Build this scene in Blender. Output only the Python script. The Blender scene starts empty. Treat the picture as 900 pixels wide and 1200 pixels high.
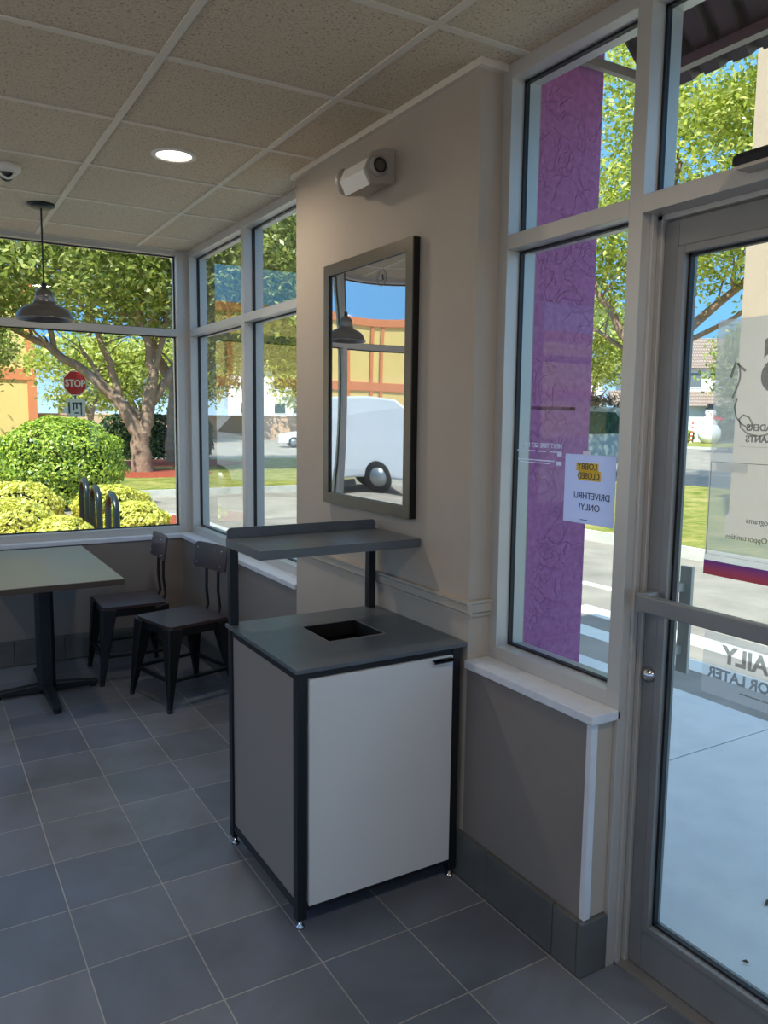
import bpy, bmesh, math, random
import numpy as np
from math import sin, cos, pi, radians
from mathutils import Vector, Matrix
S = bpy.context.scene
COL = S.collection
random.seed(7)

# ------------------------------------------------------------------ materials
def lin(c):
    return tuple(((v/255)/12.92 if v/255 <= .04045 else ((v/255+.055)/1.055)**2.4) for v in c)+(1,)
class NT:
    def __init__(s, name):
        s.m = bpy.data.materials.new(name); s.m.use_nodes = True
        s.t = s.m.node_tree; s.n = s.t.nodes; s.l = s.t.links
        s.b = s.n['Principled BSDF']; s.out = s.n['Material Output']
    def add(s, typ, **kw):
        n = s.n.new(typ)
        for k, v in kw.items():
            if k in n.inputs: n.inputs[k].default_value = v
            else: setattr(n, k, v)
        return n
    def link(s, a, b): s.l.new(a, b)
    def coords(s, scale=(1,1,1), loc=(0,0,0), kind='Object'):
        tc = s.add('ShaderNodeTexCoord'); mp = s.add('ShaderNodeMapping')
        mp.inputs['Scale'].default_value = scale; mp.inputs['Location'].default_value = loc
        s.link(tc.outputs[kind], mp.inputs['Vector']); return mp.outputs[0]
    def ramp(s, fac, stops):
        r = s.add('ShaderNodeValToRGB'); e = r.color_ramp.elements
        while len(e) < len(stops): e.new(.5)
        for i, (p, c) in enumerate(stops): e[i].position = p; e[i].color = c
        s.link(fac, r.inputs[0]); return r.outputs[0]
def mat(name, col, rough=.6, metal=0, noise=0, nscale=8, bump=0, bscale=60, spec=.5, bdist=.002):
    """plain coloured surface with optional mottling and fine bump"""
    t = NT(name); c = lin(col)
    t.b.inputs['Base Color'].default_value = c; t.b.inputs['Roughness'].default_value = rough
    t.b.inputs['Metallic'].default_value = metal; t.b.inputs['Specular IOR Level'].default_value = spec
    v = t.coords()
    if noise:
        n = t.add('ShaderNodeTexNoise', Scale=nscale, Detail=5, Roughness=.6); t.link(v, n.inputs['Vector'])
        lo = tuple(x*(1-noise) for x in c[:3])+(1,); hi = tuple(min(1, x*(1+noise)) for x in c[:3])+(1,)
        t.link(t.ramp(n.outputs['Fac'], [(.3, lo), (.7, hi)]), t.b.inputs['Base Color'])
    if bump:
        n = t.add('ShaderNodeTexNoise', Scale=bscale, Detail=4); t.link(v, n.inputs['Vector'])
        b = t.add('ShaderNodeBump', Strength=bump, Distance=bdist); t.link(n.outputs['Fac'], b.inputs['Height'])
        t.link(b.outputs[0], t.b.inputs['Normal'])
    return t.m
def emit(name, col, k):
    t = NT(name); t.b.inputs['Base Color'].default_value = lin(col)
    t.b.inputs['Emission Color'].default_value = lin(col); t.b.inputs['Emission Strength'].default_value = k
    return t.m
M = {}
M['wall'] = mat('wall_paint', (172,160,146), .75, noise=.04, nscale=3, bump=.35, bscale=90)
M['shaded_lowwall'] = mat('lower_wall_shaded_paint', (124,117,112), .6, noise=.05, nscale=4, bump=.2, bscale=70)  # wall paint with the low walls' backlit shade put into the colour
M['sill'] = mat('sill_stone', (205,208,214), .35, noise=.06, nscale=20)
M['base'] = mat('baseboard_tile', (88,90,88), .35, noise=.15, nscale=6)
M['alu'] = mat('anodised_aluminium', (192,189,184), .38, metal=.35, noise=.03, nscale=4)
M['door_alu'] = mat('worn_door_aluminium', (132,132,132), .4, metal=.35, noise=.06, nscale=6)
M['rubber'] = mat('black_rubber', (14,16,24), .5)
M['tee'] = mat('ceiling_tee_metal', (214,204,188), .5)
M['black'] = mat('black_powder_coat', (17,21,27), .42, bump=.1, bscale=300)
M['chairblack'] = mat('black_chair_metal', (14,15,18), .38)
M['wood'] = mat('dark_walnut', (62,50,52), .36, noise=.1, nscale=8)
M['edgewood'] = mat('plywood_edge', (88,50,38), .5)
M['slate'] = mat('slate_laminate', (86,93,100), .32, noise=.12, nscale=9)
M['table'] = mat('grey_laminate', (136,131,124), .3, noise=.05, nscale=12)
M['tabedge'] = mat('laminate_edge', (66,58,50), .5)
M['panel'] = mat('brushed_white_laminate', (214,214,212), .38, noise=.03, nscale=3, metal=.1)
M['sidepanel'] = mat('grey_side_laminate', (134,127,122), .4, noise=.03, nscale=3)
M['dark'] = mat('dark_void', (3,3,4), .9)
M['chrome'] = mat('chrome', (200,200,205), .15, metal=1)
M['plastic'] = mat('warm_grey_plastic', (168,160,148), .4)
M['white'] = mat('white_plastic', (226,222,214), .4)
M['shade'] = mat('brushed_nickel_shade', (120,118,118), .32, metal=.75)
M['frame'] = mat('pewter_frame', (96,90,80), .32, metal=.5)
M['framein'] = mat('black_frame_edge', (8,8,10), .4)
M['lens'] = emit('lamp_lens', (255,238,215), 5)
M['concrete'] = mat('pale_concrete', (224,222,218), .85, noise=.07, nscale=5, bump=.3, bscale=60)
M['curb'] = mat('curb_concrete', (200,196,188), .9, noise=.1, nscale=6)
M['asphalt'] = mat('grey_asphalt', (154,144,134), .9, noise=.22, nscale=1.6, bump=.5, bscale=40)
M['paint'] = mat('road_paint', (236,232,224), .8, noise=.05, nscale=9)
M['soil'] = mat('red_mulch', (160,70,45), .9, noise=.35, nscale=30, bump=.8, bscale=25, bdist=.02)
M['bark'] = mat('grey_brown_bark', (150,122,104), .9, noise=.25, nscale=5, bump=.8, bscale=12, bdist=.03)
M['beige'] = mat('beige_stucco', (178,156,134), .85, noise=.06, nscale=3, bump=.8, bscale=50)
M['tan'] = mat('tan_stucco', (196,160,132), .9, noise=.06, nscale=1)
M['yellow'] = mat('yellow_stucco', (240,206,130), .9, noise=.04, nscale=.5)
M['orange'] = mat('orange_stucco', (226,138,92), .9, noise=.04, nscale=.5)
M['white_st'] = mat('white_stucco', (222,222,226), .9, noise=.03, nscale=1)
M['carwhite'] = mat('white_car_paint', (220,220,224), .25)
M['cardark'] = mat('dark_car_paint', (28,34,36), .2)
M['silver'] = mat('silver_car_paint', (150,158,156), .3, metal=.3)
M['carglass'] = mat('car_glass', (30,60,58), .08)
M['tyre'] = mat('tyre_rubber', (20,20,22), .8)
M['hub'] = mat('wheel_hub', (150,152,156), .3, metal=.6)
M['red'] = mat('sign_red', (196,30,36), .5)
M['signwhite'] = mat('sign_white', (236,236,236), .5)
M['galv'] = mat('galvanised_post', (120,124,128), .5, metal=.4)
M['hoop'] = mat('dark_green_metal', (26,34,36), .3)
M['awn'] = mat('dark_bronze_deck', (116,106,96), .45, metal=.2)
M['awnbar'] = mat('bronze_bar', (150,140,128), .5)
M['paper'] = mat('white_paper', (222,224,240), .9)
M['high'] = mat('yellow_highlighter', (214,190,90), .9)
M['ink'] = mat('black_ink', (70,66,84), .8)
M['purplefilm'] = mat('purple_film', (120,60,140), .7)
M['snow'] = mat('white_nylon', (245,244,248), .7)
M['dead'] = mat('dry_fronds', (92,78,66), .95)
M['leafdry'] = mat('dry_leaf', (98,72,52), .9)

def m_glass(name, refl=.06, tint=(235,242,240)):
    t = NT(name); t.n.remove(t.b)
    tr = t.add('ShaderNodeBsdfTransparent'); tr.inputs[0].default_value = lin(tint)
    gl = t.add('ShaderNodeBsdfGlossy'); gl.inputs['Roughness'].default_value = 0.0
    lw = t.add('ShaderNodeLayerWeight', Blend=.5)
    p = t.add('ShaderNodeMath', operation='POWER'); p.inputs[1].default_value = 4; t.link(lw.outputs['Facing'], p.inputs[0])
    ma = t.add('ShaderNodeMath', operation='MULTIPLY_ADD'); ma.inputs[1].default_value = .8; ma.inputs[2].default_value = refl
    t.link(p.outputs[0], ma.inputs[0])
    mx = t.add('ShaderNodeMixShader'); t.link(ma.outputs[0], mx.inputs[0]); t.link(tr.outputs[0], mx.inputs[1]); t.link(gl.outputs[0], mx.inputs[2])
    t.link(mx.outputs[0], t.out.inputs[0]); return t.m
M['glass'] = m_glass('window_glass', .02)
def m_film(name, col, alpha):
    """frosted film on glass: part see-through, part diffuse/translucent"""
    t = NT(name); t.n.remove(t.b)
    tr = t.add('ShaderNodeBsdfTransparent'); di = t.add('ShaderNodeBsdfDiffuse'); tl = t.add('ShaderNodeBsdfTranslucent')
    di.inputs[0].default_value = lin(col); tl.inputs[0].default_value = lin(col)
    a = t.add('ShaderNodeMixShader', Fac=.7); t.link(di.outputs[0], a.inputs[1]); t.link(tl.outputs[0], a.inputs[2])
    mx = t.add('ShaderNodeMixShader', Fac=alpha); t.link(tr.outputs[0], mx.inputs[1]); t.link(a.outputs[0], mx.inputs[2])
    t.link(mx.outputs[0], t.out.inputs[0]); return t.m
M['inkgrey'] = m_film('grey_film_lettering', (128,118,114), .48)
M['film'] = m_film('frosted_film', (240,232,222), .42)
M['film2'] = m_film('light_frosted_film', (235,228,222), .25)
M['txtwhite'] = m_film('white_decal', (240,235,245), .55)
M['papert'] = m_film('window_paper', (232,232,250), .93)
M['hight'] = m_film('window_highlighter', (255,228,110), .9)
def m_poster():
    t = NT('glossy_black_screen'); t.b.inputs['Base Color'].default_value = lin((50,46,50))
    t.b.inputs['Roughness'].default_value = .5
    gl = t.add('ShaderNodeBsdfGlossy'); gl.inputs['Roughness'].default_value = .012; gl.inputs[0].default_value = (.95,.95,.97,1)
    lw = t.add('ShaderNodeLayerWeight', Blend=.5)
    ma = t.add('ShaderNodeMath', operation='MULTIPLY_ADD'); ma.inputs[1].default_value = .4; ma.inputs[2].default_value = .5
    t.link(lw.outputs['Facing'], ma.inputs[0])
    mx = t.add('ShaderNodeMixShader'); t.link(ma.outputs[0], mx.inputs[0]); t.link(t.b.outputs[0], mx.inputs[1]); t.link(gl.outputs[0], mx.inputs[2])
    t.link(mx.outputs[0], t.out.inputs[0]); return t.m
M['poster'] = m_poster()
def m_floor():
    t = NT('floor_tile'); v = t.coords(scale=(1/.2925, 1/.306, 1), loc=(-.6456/.2925, -1.571/.306, 0))
    br = t.add('ShaderNodeTexBrick', Scale=1)
    br.offset = 0; br.inputs['Brick Width'].default_value = 1; br.inputs['Row Height'].default_value = 1
    br.inputs['Mortar Size'].default_value = .007; br.inputs['Mortar Smooth'].default_value = .3; br.inputs['Bias'].default_value = 0
    br.inputs['Color1'].default_value = lin((94,101,114)); br.inputs['Color2'].default_value = lin((116,120,130)); br.inputs['Mortar'].default_value = lin((160,158,154))
    t.link(v, br.inputs['Vector'])
    n = t.add('ShaderNodeTexNoise', Scale=2.2, Detail=7, Roughness=.62, Distortion=.6); t.link(t.coords(), n.inputs['Vector'])
    r = t.ramp(n.outputs['Fac'], [(.32, (.80,.76,.72,1)), (.5, (1,1,1,1)), (.68, (1.12,1.18,1.28,1))])
    mx = t.add('ShaderNodeMix', data_type='RGBA', blend_type='MULTIPLY'); mx.inputs[0].default_value = 1
    t.link(br.outputs['Color'], mx.inputs[6]); t.link(r, mx.inputs[7]); t.link(mx.outputs[2], t.b.inputs['Base Color'])
    rr = t.ramp(n.outputs['Fac'], [(.3, (.3,)*3+(1,)), (.7, (.42,)*3+(1,))]); t.link(rr, t.b.inputs['Roughness'])
    b = t.add('ShaderNodeBump', Strength=.25, Distance=.002, invert=True); t.link(br.outputs['Fac'], b.inputs['Height']); t.link(b.outputs[0], t.b.inputs['Normal'])
    return t.m
M['floor'] = m_floor()
def m_ceiling():
    t = NT('ceiling_tile'); v = t.coords()
    n = t.add('ShaderNodeTexNoise', Scale=120, Detail=3, Roughness=.75); t.link(v, n.inputs['Vector'])
    r = t.ramp(n.outputs['Fac'], [(.33, lin((122,108,90))), (.42, lin((200,184,158))), (.7, lin((216,200,174)))])
    t.link(r, t.b.inputs['Base Color']); t.b.inputs['Roughness'].default_value = .95
    b = t.add('ShaderNodeBump', Strength=.5, Distance=.003); t.link(n.outputs['Fac'], b.inputs['Height']); t.link(b.outputs[0], t.b.inputs['Normal'])
    return t.m
M['ceil'] = m_ceiling()
def m_purple():
    t = NT('purple_stucco'); v = t.coords()
    nz = t.add('ShaderNodeTexNoise', Scale=6, Detail=3, Distortion=.8); t.link(v, nz.inputs['Vector'])
    vm = t.add('ShaderNodeMix', data_type='VECTOR'); vm.inputs[0].default_value = .3
    t.link(v, vm.inputs[4]); t.link(nz.outputs['Color'], vm.inputs[5])
    vo = t.add('ShaderNodeTexVoronoi', Scale=11, feature='DISTANCE_TO_EDGE'); t.link(vm.outputs[1], vo.inputs['Vector'])
    e = t.ramp(vo.outputs['Distance'], [(0, (0,0,0,1)), (.06, (1,1,1,1))])
    n2 = t.add('ShaderNodeTexNoise', Scale=4, Detail=2); t.link(v, n2.inputs['Vector'])
    gate = t.ramp(n2.outputs['Fac'], [(.44, (1,1,1,1)), (.52, (0,0,0,1))])
    mm = t.add('ShaderNodeMath', operation='MAXIMUM'); t.link(e, mm.inputs[0]); t.link(gate, mm.inputs[1])
    nf = t.add('ShaderNodeTexNoise', Scale=45, Detail=5); t.link(v, nf.inputs['Vector'])
    ad = t.add('ShaderNodeMath', operation='MULTIPLY_ADD'); ad.inputs[1].default_value = .35; t.link(nf.outputs['Fac'], ad.inputs[0]); t.link(mm.outputs[0], ad.inputs[2])
    b = t.add('ShaderNodeBump', Strength=.65, Distance=.006); t.link(ad.outputs[0], b.inputs['Height']); t.link(b.outputs[0], t.b.inputs['Normal'])
    t.link(t.ramp(nf.outputs['Fac'], [(.3, lin((164,86,138))), (.7, lin((188,110,164)))]), t.b.inputs['Base Color'])
    t.b.inputs['Roughness'].default_value = .6; return t.m
M['purple'] = m_purple()
def m_grass():
    t = NT('lawn'); v = t.coords()
    n = t.add('ShaderNodeTexNoise', Scale=1.8, Detail=9, Roughness=.8); t.link(v, n.inputs['Vector'])
    t.link(t.ramp(n.outputs['Fac'], [(.34, lin((92,104,46))), (.48, lin((138,142,70))), (.62, lin((186,168,104)))]), t.b.inputs['Base Color'])
    t.b.inputs['Roughness'].default_value = .95; t.b.inputs['Specular IOR Level'].default_value = .1
    b = t.add('ShaderNodeBump', Strength=1, Distance=.03); n2 = t.add('ShaderNodeTexNoise', Scale=30, Detail=4); t.link(v, n2.inputs['Vector'])
    t.link(n2.outputs['Fac'], b.inputs['Height']); t.link(b.outputs[0], t.b.inputs['Normal']); return t.m
M['grass'] = m_grass()
def m_leaf(name, cols, trans=.35):
    t = NT(name); t.n.remove(t.b); g = t.add('ShaderNodeNewGeometry')
    c = t.ramp(g.outputs['Random Per Island'], [(i/(len(cols)-1), lin(x)) for i, x in enumerate(cols)])
    di = t.add('ShaderNodeBsdfDiffuse'); tl = t.add('ShaderNodeBsdfTranslucent'); t.link(c, di.inputs[0]); t.link(c, tl.inputs[0])
    mx = t.add('ShaderNodeMixShader', Fac=trans); t.link(di.outputs[0], mx.inputs[1]); t.link(tl.outputs[0], mx.inputs[2])
    gl = t.add('ShaderNodeBsdfGlossy', Roughness=.4); m2 = t.add('ShaderNodeMixShader', Fac=.05); t.link(mx.outputs[0], m2.inputs[1]); t.link(gl.outputs[0], m2.inputs[2])
    t.link(m2.outputs[0], t.out.inputs[0]); return t.m
M['leaf'] = m_leaf('tree_leaves', [(104,122,58),(140,156,72),(176,186,90),(204,206,118),(160,160,100)], .5)
M['leafR'] = m_leaf('sunny_leaves', [(130,146,56),(178,188,76),(214,216,104),(236,232,150)], .5)
M['bush'] = m_leaf('bush_leaves', [(86,116,44),(136,166,52),(186,204,66),(214,222,100)], .3)
M['lime'] = m_leaf('lime_leaves', [(172,176,60),(232,226,96),(252,246,150),(222,218,96)], .4)
M['dkhedge'] = m_leaf('dark_hedge_leaves', [(52,74,38),(78,100,50),(98,120,60)], .2)
M['core'] = mat('dark_twigs', (40,48,26), .95)  # dark branch colour for the inner core of bushes
def m_rooftile():
    t = NT('roof_tiles'); v = t.coords(kind='Object')
    w = t.add('ShaderNodeTexWave', Scale=1.6, Distortion=.6, Detail=1); w.bands_direction = 'X'; t.link(v, w.inputs['Vector'])
    w2 = t.add('ShaderNodeTexWave', Scale=1.1, Distortion=.6); w2.bands_direction = 'Z'; t.link(v, w2.inputs['Vector'])
    mm = t.add('ShaderNodeMath', operation='MULTIPLY'); t.link(w.outputs['Fac'], mm.inputs[0]); t.link(w2.outputs['Fac'], mm.inputs[1])
    t.link(t.ramp(mm.outputs[0], [(0, lin((128,106,96))), (1, lin((186,166,152)))]), t.b.inputs['Base Color']); t.b.inputs['Roughness'].default_value = .9
    return t.m
M['roof'] = m_rooftile()

# ------------------------------------------------------------------ mesh builder
class MB:
    def __init__(s): s.v = []; s.f = []; s.sm = []
    def add(s, vs, fs, sm=False):
        o = len(s.v); s.v += [tuple(p) for p in vs]; s.f += [tuple(i+o for i in f) for f in fs]; s.sm += [sm]*len(fs); return s
    def box(s, x0, x1, y0, y1, z0, z1):
        x0, x1 = sorted((x0, x1)); y0, y1 = sorted((y0, y1)); z0, z1 = sorted((z0, z1))
        return s.add([(x,y,z) for z in (z0,z1) for y in (y0,y1) for x in (x0,x1)], [(0,2,3,1),(4,5,7,6),(0,1,5,4),(2,6,7,3),(0,4,6,2),(1,3,7,5)])
    def prism(s, poly, ax, a, b):
        """polygon (two coords) extruded along axis ax from a to b"""
        def P(u, w, t): return [(t,u,w),(u,t,w),(u,w,t)][ax]
        n = len(poly); vs = [P(u,w,a) for u,w in poly]+[P(u,w,b) for u,w in poly]
        fs = [(i,(i+1)%n,n+(i+1)%n,n+i) for i in range(n)]+[tuple(range(n))[::-1], tuple(range(n,2*n))]
        return s.add(vs, fs)
    def beam(s, p0, p1, w0, w1=None, h0=None, h1=None, up=(0,0,1)):
        """straight bar of rectangular section that may taper"""
        p0 = Vector(p0); p1 = Vector(p1); w1 = w0 if w1 is None else w1; h0 = w0 if h0 is None else h0; h1 = (w1 if h0 == w0 else h0) if h1 is None else h1
        d = (p1-p0).normalized(); u = Vector(up)
        if abs(d.dot(u)) > .95: u = Vector((1,0,0))
        r = d.cross(u).normalized(); u = r.cross(d)
        vs = []
        for p, w, h in ((p0,w0,h0),(p1,w1,h1)):
            for a, b in ((-1,-1),(1,-1),(1,1),(-1,1)): vs.append(p+r*a*w/2+u*b*h/2)
        return s.add(vs, [(0,1,2,3),(7,6,5,4),(0,4,5,1),(1,5,6,2),(2,6,7,3),(3,7,4,0)])
    def tube(s, pts, rad, n=10, cap=True):
        pts = [Vector(p) for p in pts]; k = len(pts); rad = rad if isinstance(rad, (list,tuple)) else [rad]*k
        vs = []; ref = None
        for i, p in enumerate(pts):
            d = (pts[min(i+1,k-1)]-pts[max(i-1,0)]).normalized()
            if ref is None: ref = Vector((0,0,1)) if abs(d.z) < .9 else Vector((1,0,0))
            r = d.cross(ref)
            if r.length < 1e-4: r = d.cross(Vector((0,1,0)))
            r.normalize(); u = r.cross(d).normalized(); ref = u
            for j in range(n):
                a = 2*pi*j/n; vs.append(p+(r*cos(a)+u*sin(a))*rad[i])
        fs = [(i*n+j, i*n+(j+1)%n, (i+1)*n+(j+1)%n, (i+1)*n+j) for i in range(k-1) for j in range(n)]
        s.add(vs, fs, True)
        if cap: s.add(vs[:n], [tuple(range(n))[::-1]]); s.add(vs[-n:], [tuple(range(n))])
        return s
    def lathe(s, prof, c=(0,0,0), n=32, axis='z'):
        vs = []
        for r, h in prof:
            for j in range(n):
                a = 2*pi*j/n; q = (r*cos(a), r*sin(a), h)
                if axis == 'x': q = (h, q[0], q[1])
                if axis == 'y': q = (q[1], h, q[0])
                vs.append((c[0]+q[0], c[1]+q[1], c[2]+q[2]))
        k = len(prof)
        return s.add(vs, [(i*n+j, i*n+(j+1)%n, (i+1)*n+(j+1)%n, (i+1)*n+j) for i in range(k-1) for j in range(n)], True)
    def ball(s, c, r, n=20, m=12):
        r = r if isinstance(r, (list,tuple)) else (r,r,r)
        vs = [(c[0]+r[0]*sin(pi*i/m)*cos(2*pi*j/n), c[1]+r[1]*sin(pi*i/m)*sin(2*pi*j/n), c[2]+r[2]*cos(pi*i/m)) for i in range(m+1) for j in range(n)]
        return s.add(vs, [(i*n+j, (i+1)*n+j, (i+1)*n+(j+1)%n, i*n+(j+1)%n) for i in range(m) for j in range(n)], True)
    def build(s, name, m, parent=None, bevel=0, mtx=None):
        me = bpy.data.meshes.new(name); me.from_pydata(s.v, [], s.f); me.update()
        me.polygons.foreach_set('use_smooth', s.sm)
        bm = bmesh.new(); bm.from_mesh(me); bmesh.ops.recalc_face_normals(bm, faces=bm.faces); bm.to_mesh(me); bm.free()
        me.materials.append(m); o = bpy.data.objects.new(name, me); COL.objects.link(o)
        if parent: o.parent = parent
        if mtx is not None: o.matrix_local = mtx
        if bevel:
            b = o.modifiers.new('bevel', 'BEVEL'); b.width = bevel; b.segments = 2; b.limit_method = 'ANGLE'; b.angle_limit = radians(40)
        return o
def tag(o, label=None, cat=None, group=None, kind=None):
    for k, v in (('label',label),('category',cat),('group',group),('kind',kind)):
        if v: o[k] = v
    return o
def empty(name, loc=(0,0,0), rz=0, label=None, cat=None, group=None, kind=None):
    o = bpy.data.objects.new(name, None); COL.objects.link(o); o.location = loc; o.rotation_euler = (0,0,rz); o.empty_display_size = .1
    return tag(o, label, cat, group, kind)
def copy_tree(o, parent=None):
    c = o.copy(); COL.objects.link(c); c.parent = parent
    for ch in [x for x in bpy.data.objects if x.parent == o]: copy_tree(ch, c)
    return c
def struct(name, mb, m, bevel=0, parent=None): return tag(mb.build(name, m, parent, bevel), kind='structure')
def text(body, size, loc, m, parent=None, name='lettering', rot=None, align='LEFT', ext=.0006, bold=0, width=1.0):
    cu = bpy.data.curves.new('t', 'FONT'); cu.body = body; cu.size = size; cu.extrude = ext; cu.align_x = align; cu.offset = bold; cu.space_line = .95
    o = bpy.data.objects.new('t', cu); COL.objects.link(o)
    dg = bpy.context.evaluated_depsgraph_get(); me = bpy.data.meshes.new_from_object(o.evaluated_get(dg)); bpy.data.objects.remove(o)
    R_ = rot if rot is not None else Matrix(((0,0,1),(1,0,0),(0,1,0)))   # reads from outside: runs along +y, faces +x
    me.transform(Matrix.Translation(Vector(loc)) @ (R_ @ Matrix.Diagonal((width,1,1))).to_4x4()); me.materials.clear(); me.materials.append(m)
    ob = bpy.data.objects.new(name, me); COL.objects.link(ob); ob.parent = parent; return ob

# ------------------------------------------------------------------ room
CZ = 2.635; WX = 1.545; FX = 1.63; FO = 1.745; FY = 5.30; FYO = 5.415; WY = 5.235
LX = -4.2; BY = -4.0
struct('floor', MB().box(LX-.1, 1.76, BY-.1, FYO, -.12, 0), M['floor'])
struct('ceiling', MB().box(LX, FX, BY, FY, CZ, CZ+.12), M['ceil'])
g = MB()
for k in range(-9, 2):
    x = 1.302+.593*(k-1); g.box(x-.012, x+.012, BY, FY, CZ-.006, CZ)
for k in range(-9, 6):
    y = 1.92+.6035*k; g.box(LX, FX, y-.0115, y+.0115, CZ-.005, CZ)
g.box(LX, WX, FY-.02, FY, CZ-.0068, CZ)
struct('trim_1', g, M['tee'])
# right wall: column between the windows, low walls, wall above the glazing (outside)
w = MB()
w.box(WX, FO+.04, 2.03, 3.38, 0, CZ)
struct('wall_right', w, M['wall'])
struct('wall_right_sill_low', MB().box(WX, FO+.04, 1.472, 2.03, 0, .735).box(WX, FO+.04, 3.38, FYO, 0, .735), M['shaded_lowwall'])
struct('wall_far', MB().box(LX, FO+.04, WY, FYO, 0, .735), M['shaded_lowwall'])
struct('wall_left', MB().box(LX-.1, LX, BY, FYO, 0, .76).box(LX-.1, LX, BY, FYO, 2.3, 4.0).box(LX-.1, LX, -3.9, -3.0, .76, 2.3).box(LX-.1, LX, 1.2, 2.2, .76, 2.3), M['wall'])
struct('wall_back', MB().box(LX, FO, BY-.1, BY, 0, .76).box(LX, FO, BY-.1, BY, 2.4, 4.0).box(.9, FO, BY-.1, BY, .76, 2.4), M['wall'])
struct('wall_right_behind', MB().box(FX, FO, BY, -1.6, 0, CZ), M['wall'])
# parapet / upper facade above the glazing and the unseen flat roof, put in to stop sky light
struct('wall_upper', MB().box(FX, FO+.04, BY-.1, FYO, CZ, 4.3).box(LX-.1, FO+.04, FY, FYO, CZ, 4.3), M['purple'])
struct('roof_slab', MB().box(LX-.1, FO, BY-.1, FYO, CZ+.12, CZ+.3), M['concrete'])
# wall angle at top of the column
struct('trim_2', MB().box(WX-.02, WX, 2.031, 3.40, CZ-.022, CZ).box(WX-.02, FX, 2.008, 2.03, CZ-.022, CZ), M['tee'])
# chair rail on the column
cr = MB().prism([(WX-.006,.905),(WX-.006,.915),(WX-.014,.922),(WX-.014,.948),(WX-.02,.952),(WX-.02,.962),(WX+.001,.962),(WX+.001,.905)], 1, 2.012, 3.38)
cr.prism([(2.024,.905),(2.024,.915),(2.016,.922),(2.016,.948),(2.012,.952),(2.012,.962),(2.031,.962),(2.031,.905)], 0, WX+.0005, FX)
struct('trim_3', cr, M['wall'])
# white corner bead on the stub wall's end
struct('trim_4', MB().box(WX-.003, WX+.020, 1.464, 1.4718, .165, .7345).box(WX-.003, WX-.0003, 1.4718, 1.482, .165, .7345), M['sill'])
struct('trim_7', MB().box(WX+.0205, FX-.001, 1.4695, 1.4718, .165, .7345), M['wall'])
# sills
struct('trim_5', MB().box(WX-.012, FX+.01, 1.455, 2.03, .735, .762), M['sill'], .003)
struct('trim_6', MB().prism([(LX,WY-.012),(WX-.012,WY-.012),(WX-.012,3.38),(FX+.01,3.38),(FX+.01,FY+.01),(LX,FY+.01)], 2, .735, .762), M['sill'], .003)
# baseboards of tile
bt = MB()
y = 1.458
for yy in (1.4725, 1.571, 1.877, 2.183, 2.489, 2.795, 3.101, 3.407, 3.713, 4.019, 4.325, 4.631, 4.937):
    nx = {1.4725: 1.571}.get(yy, yy+.306); bt.box(WX-.018, WX, yy+.0015, min(nx, WY)-.0015, .004, .162)
struct('baseboard_right', bt, M['base'], .0015)
struct('baseboard_right_end', MB().box(WX-.018, FX-.002, 1.455, 1.472, .004, .162), M['base'], .0015)
bf = MB(); x = LX
while x < WX-.02: bf.box(x+.0015, min(x+.2925, WX-.018)-.0015, WY-.018, WY, .004, .162); x += .2925
struct('baseboard_far', bf, M['base'], .0015)

# ------------------------------------------------------------------ storefront windows
def win(name): return empty(name, kind='structure')
TZ0, TZ1 = 2.08, 2.125; BZ0, BZ1 = .762, .807; HZ0 = 2.59; sw = .045; GX = 1.688
def gasket_y(mb, y0, y1, z0, z1, x=GX):     # rubber outline of a pane lying in a plane of constant x
    t = .007; h = .016
    for a in (y0, y1-t): mb.box(x-h/2, x+h/2, a, a+t, z0, z1)
    for a in (z0, z1-t): mb.box(x-h/2, x+h/2, y0, y1, a, a+t)
def gasket_x(mb, x0, x1, z0, z1, y):
    t = .007; h = .016
    for a in (x0, x1-t): mb.box(a, a+t, y-h/2, y+h/2, z0, z1)
    for a in (z0, z1-t): mb.box(x0, x1, y-h/2, y+h/2, a, a+t)
def pane_y(p, y0, y1, z0, z1): MB().box(GX-.0005, GX+.0005, y0+.002, y1-.002, z0+.002, z1-.002).build('pane', M['glass'], p)
# window_1: far wall
w1 = win('window_1'); fr = MB(); ga = MB(); GY = FY+.058
cols = [1.602, .29, -1.02, -2.33, -3.64]
xr = 1.602
fr.box(1.557, 1.602, FY, FYO, .762, CZ)
for xm in (.245, -1.065, -2.375, -3.685): fr.box(xm, xm+sw, FY, FYO, .762, CZ)
for xa, xb in ((.29,1.557),(-1.02,.245),(-2.33,-1.065),(-3.64,-2.375),(LX,-3.685)):
    fr.box(xa, xb, FY, FYO, BZ0, BZ1).box(xa, xb, FY, FYO, HZ0+.012, CZ).box(xa, xb, FY, FYO, TZ0, TZ1)
fr.build('window_frame', M['alu'], w1, .0015)
xs = [1.557, .29, .245, -1.02, -1.065, -2.33, -2.375, -3.64]
for i in range(0, 8, 2):
    for z0, z1 in ((BZ1, TZ0), (TZ1, HZ0+.012)):
        gasket_x(ga, xs[i+1], xs[i], z0, z1, GY)
        MB().box(xs[i+1]+.002, xs[i]-.002, GY-.0005, GY+.0005, z0+.002, z1-.002).build('pane', M['glass'], w1)
ga.build('gasket', M['rubber'], w1)
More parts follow.
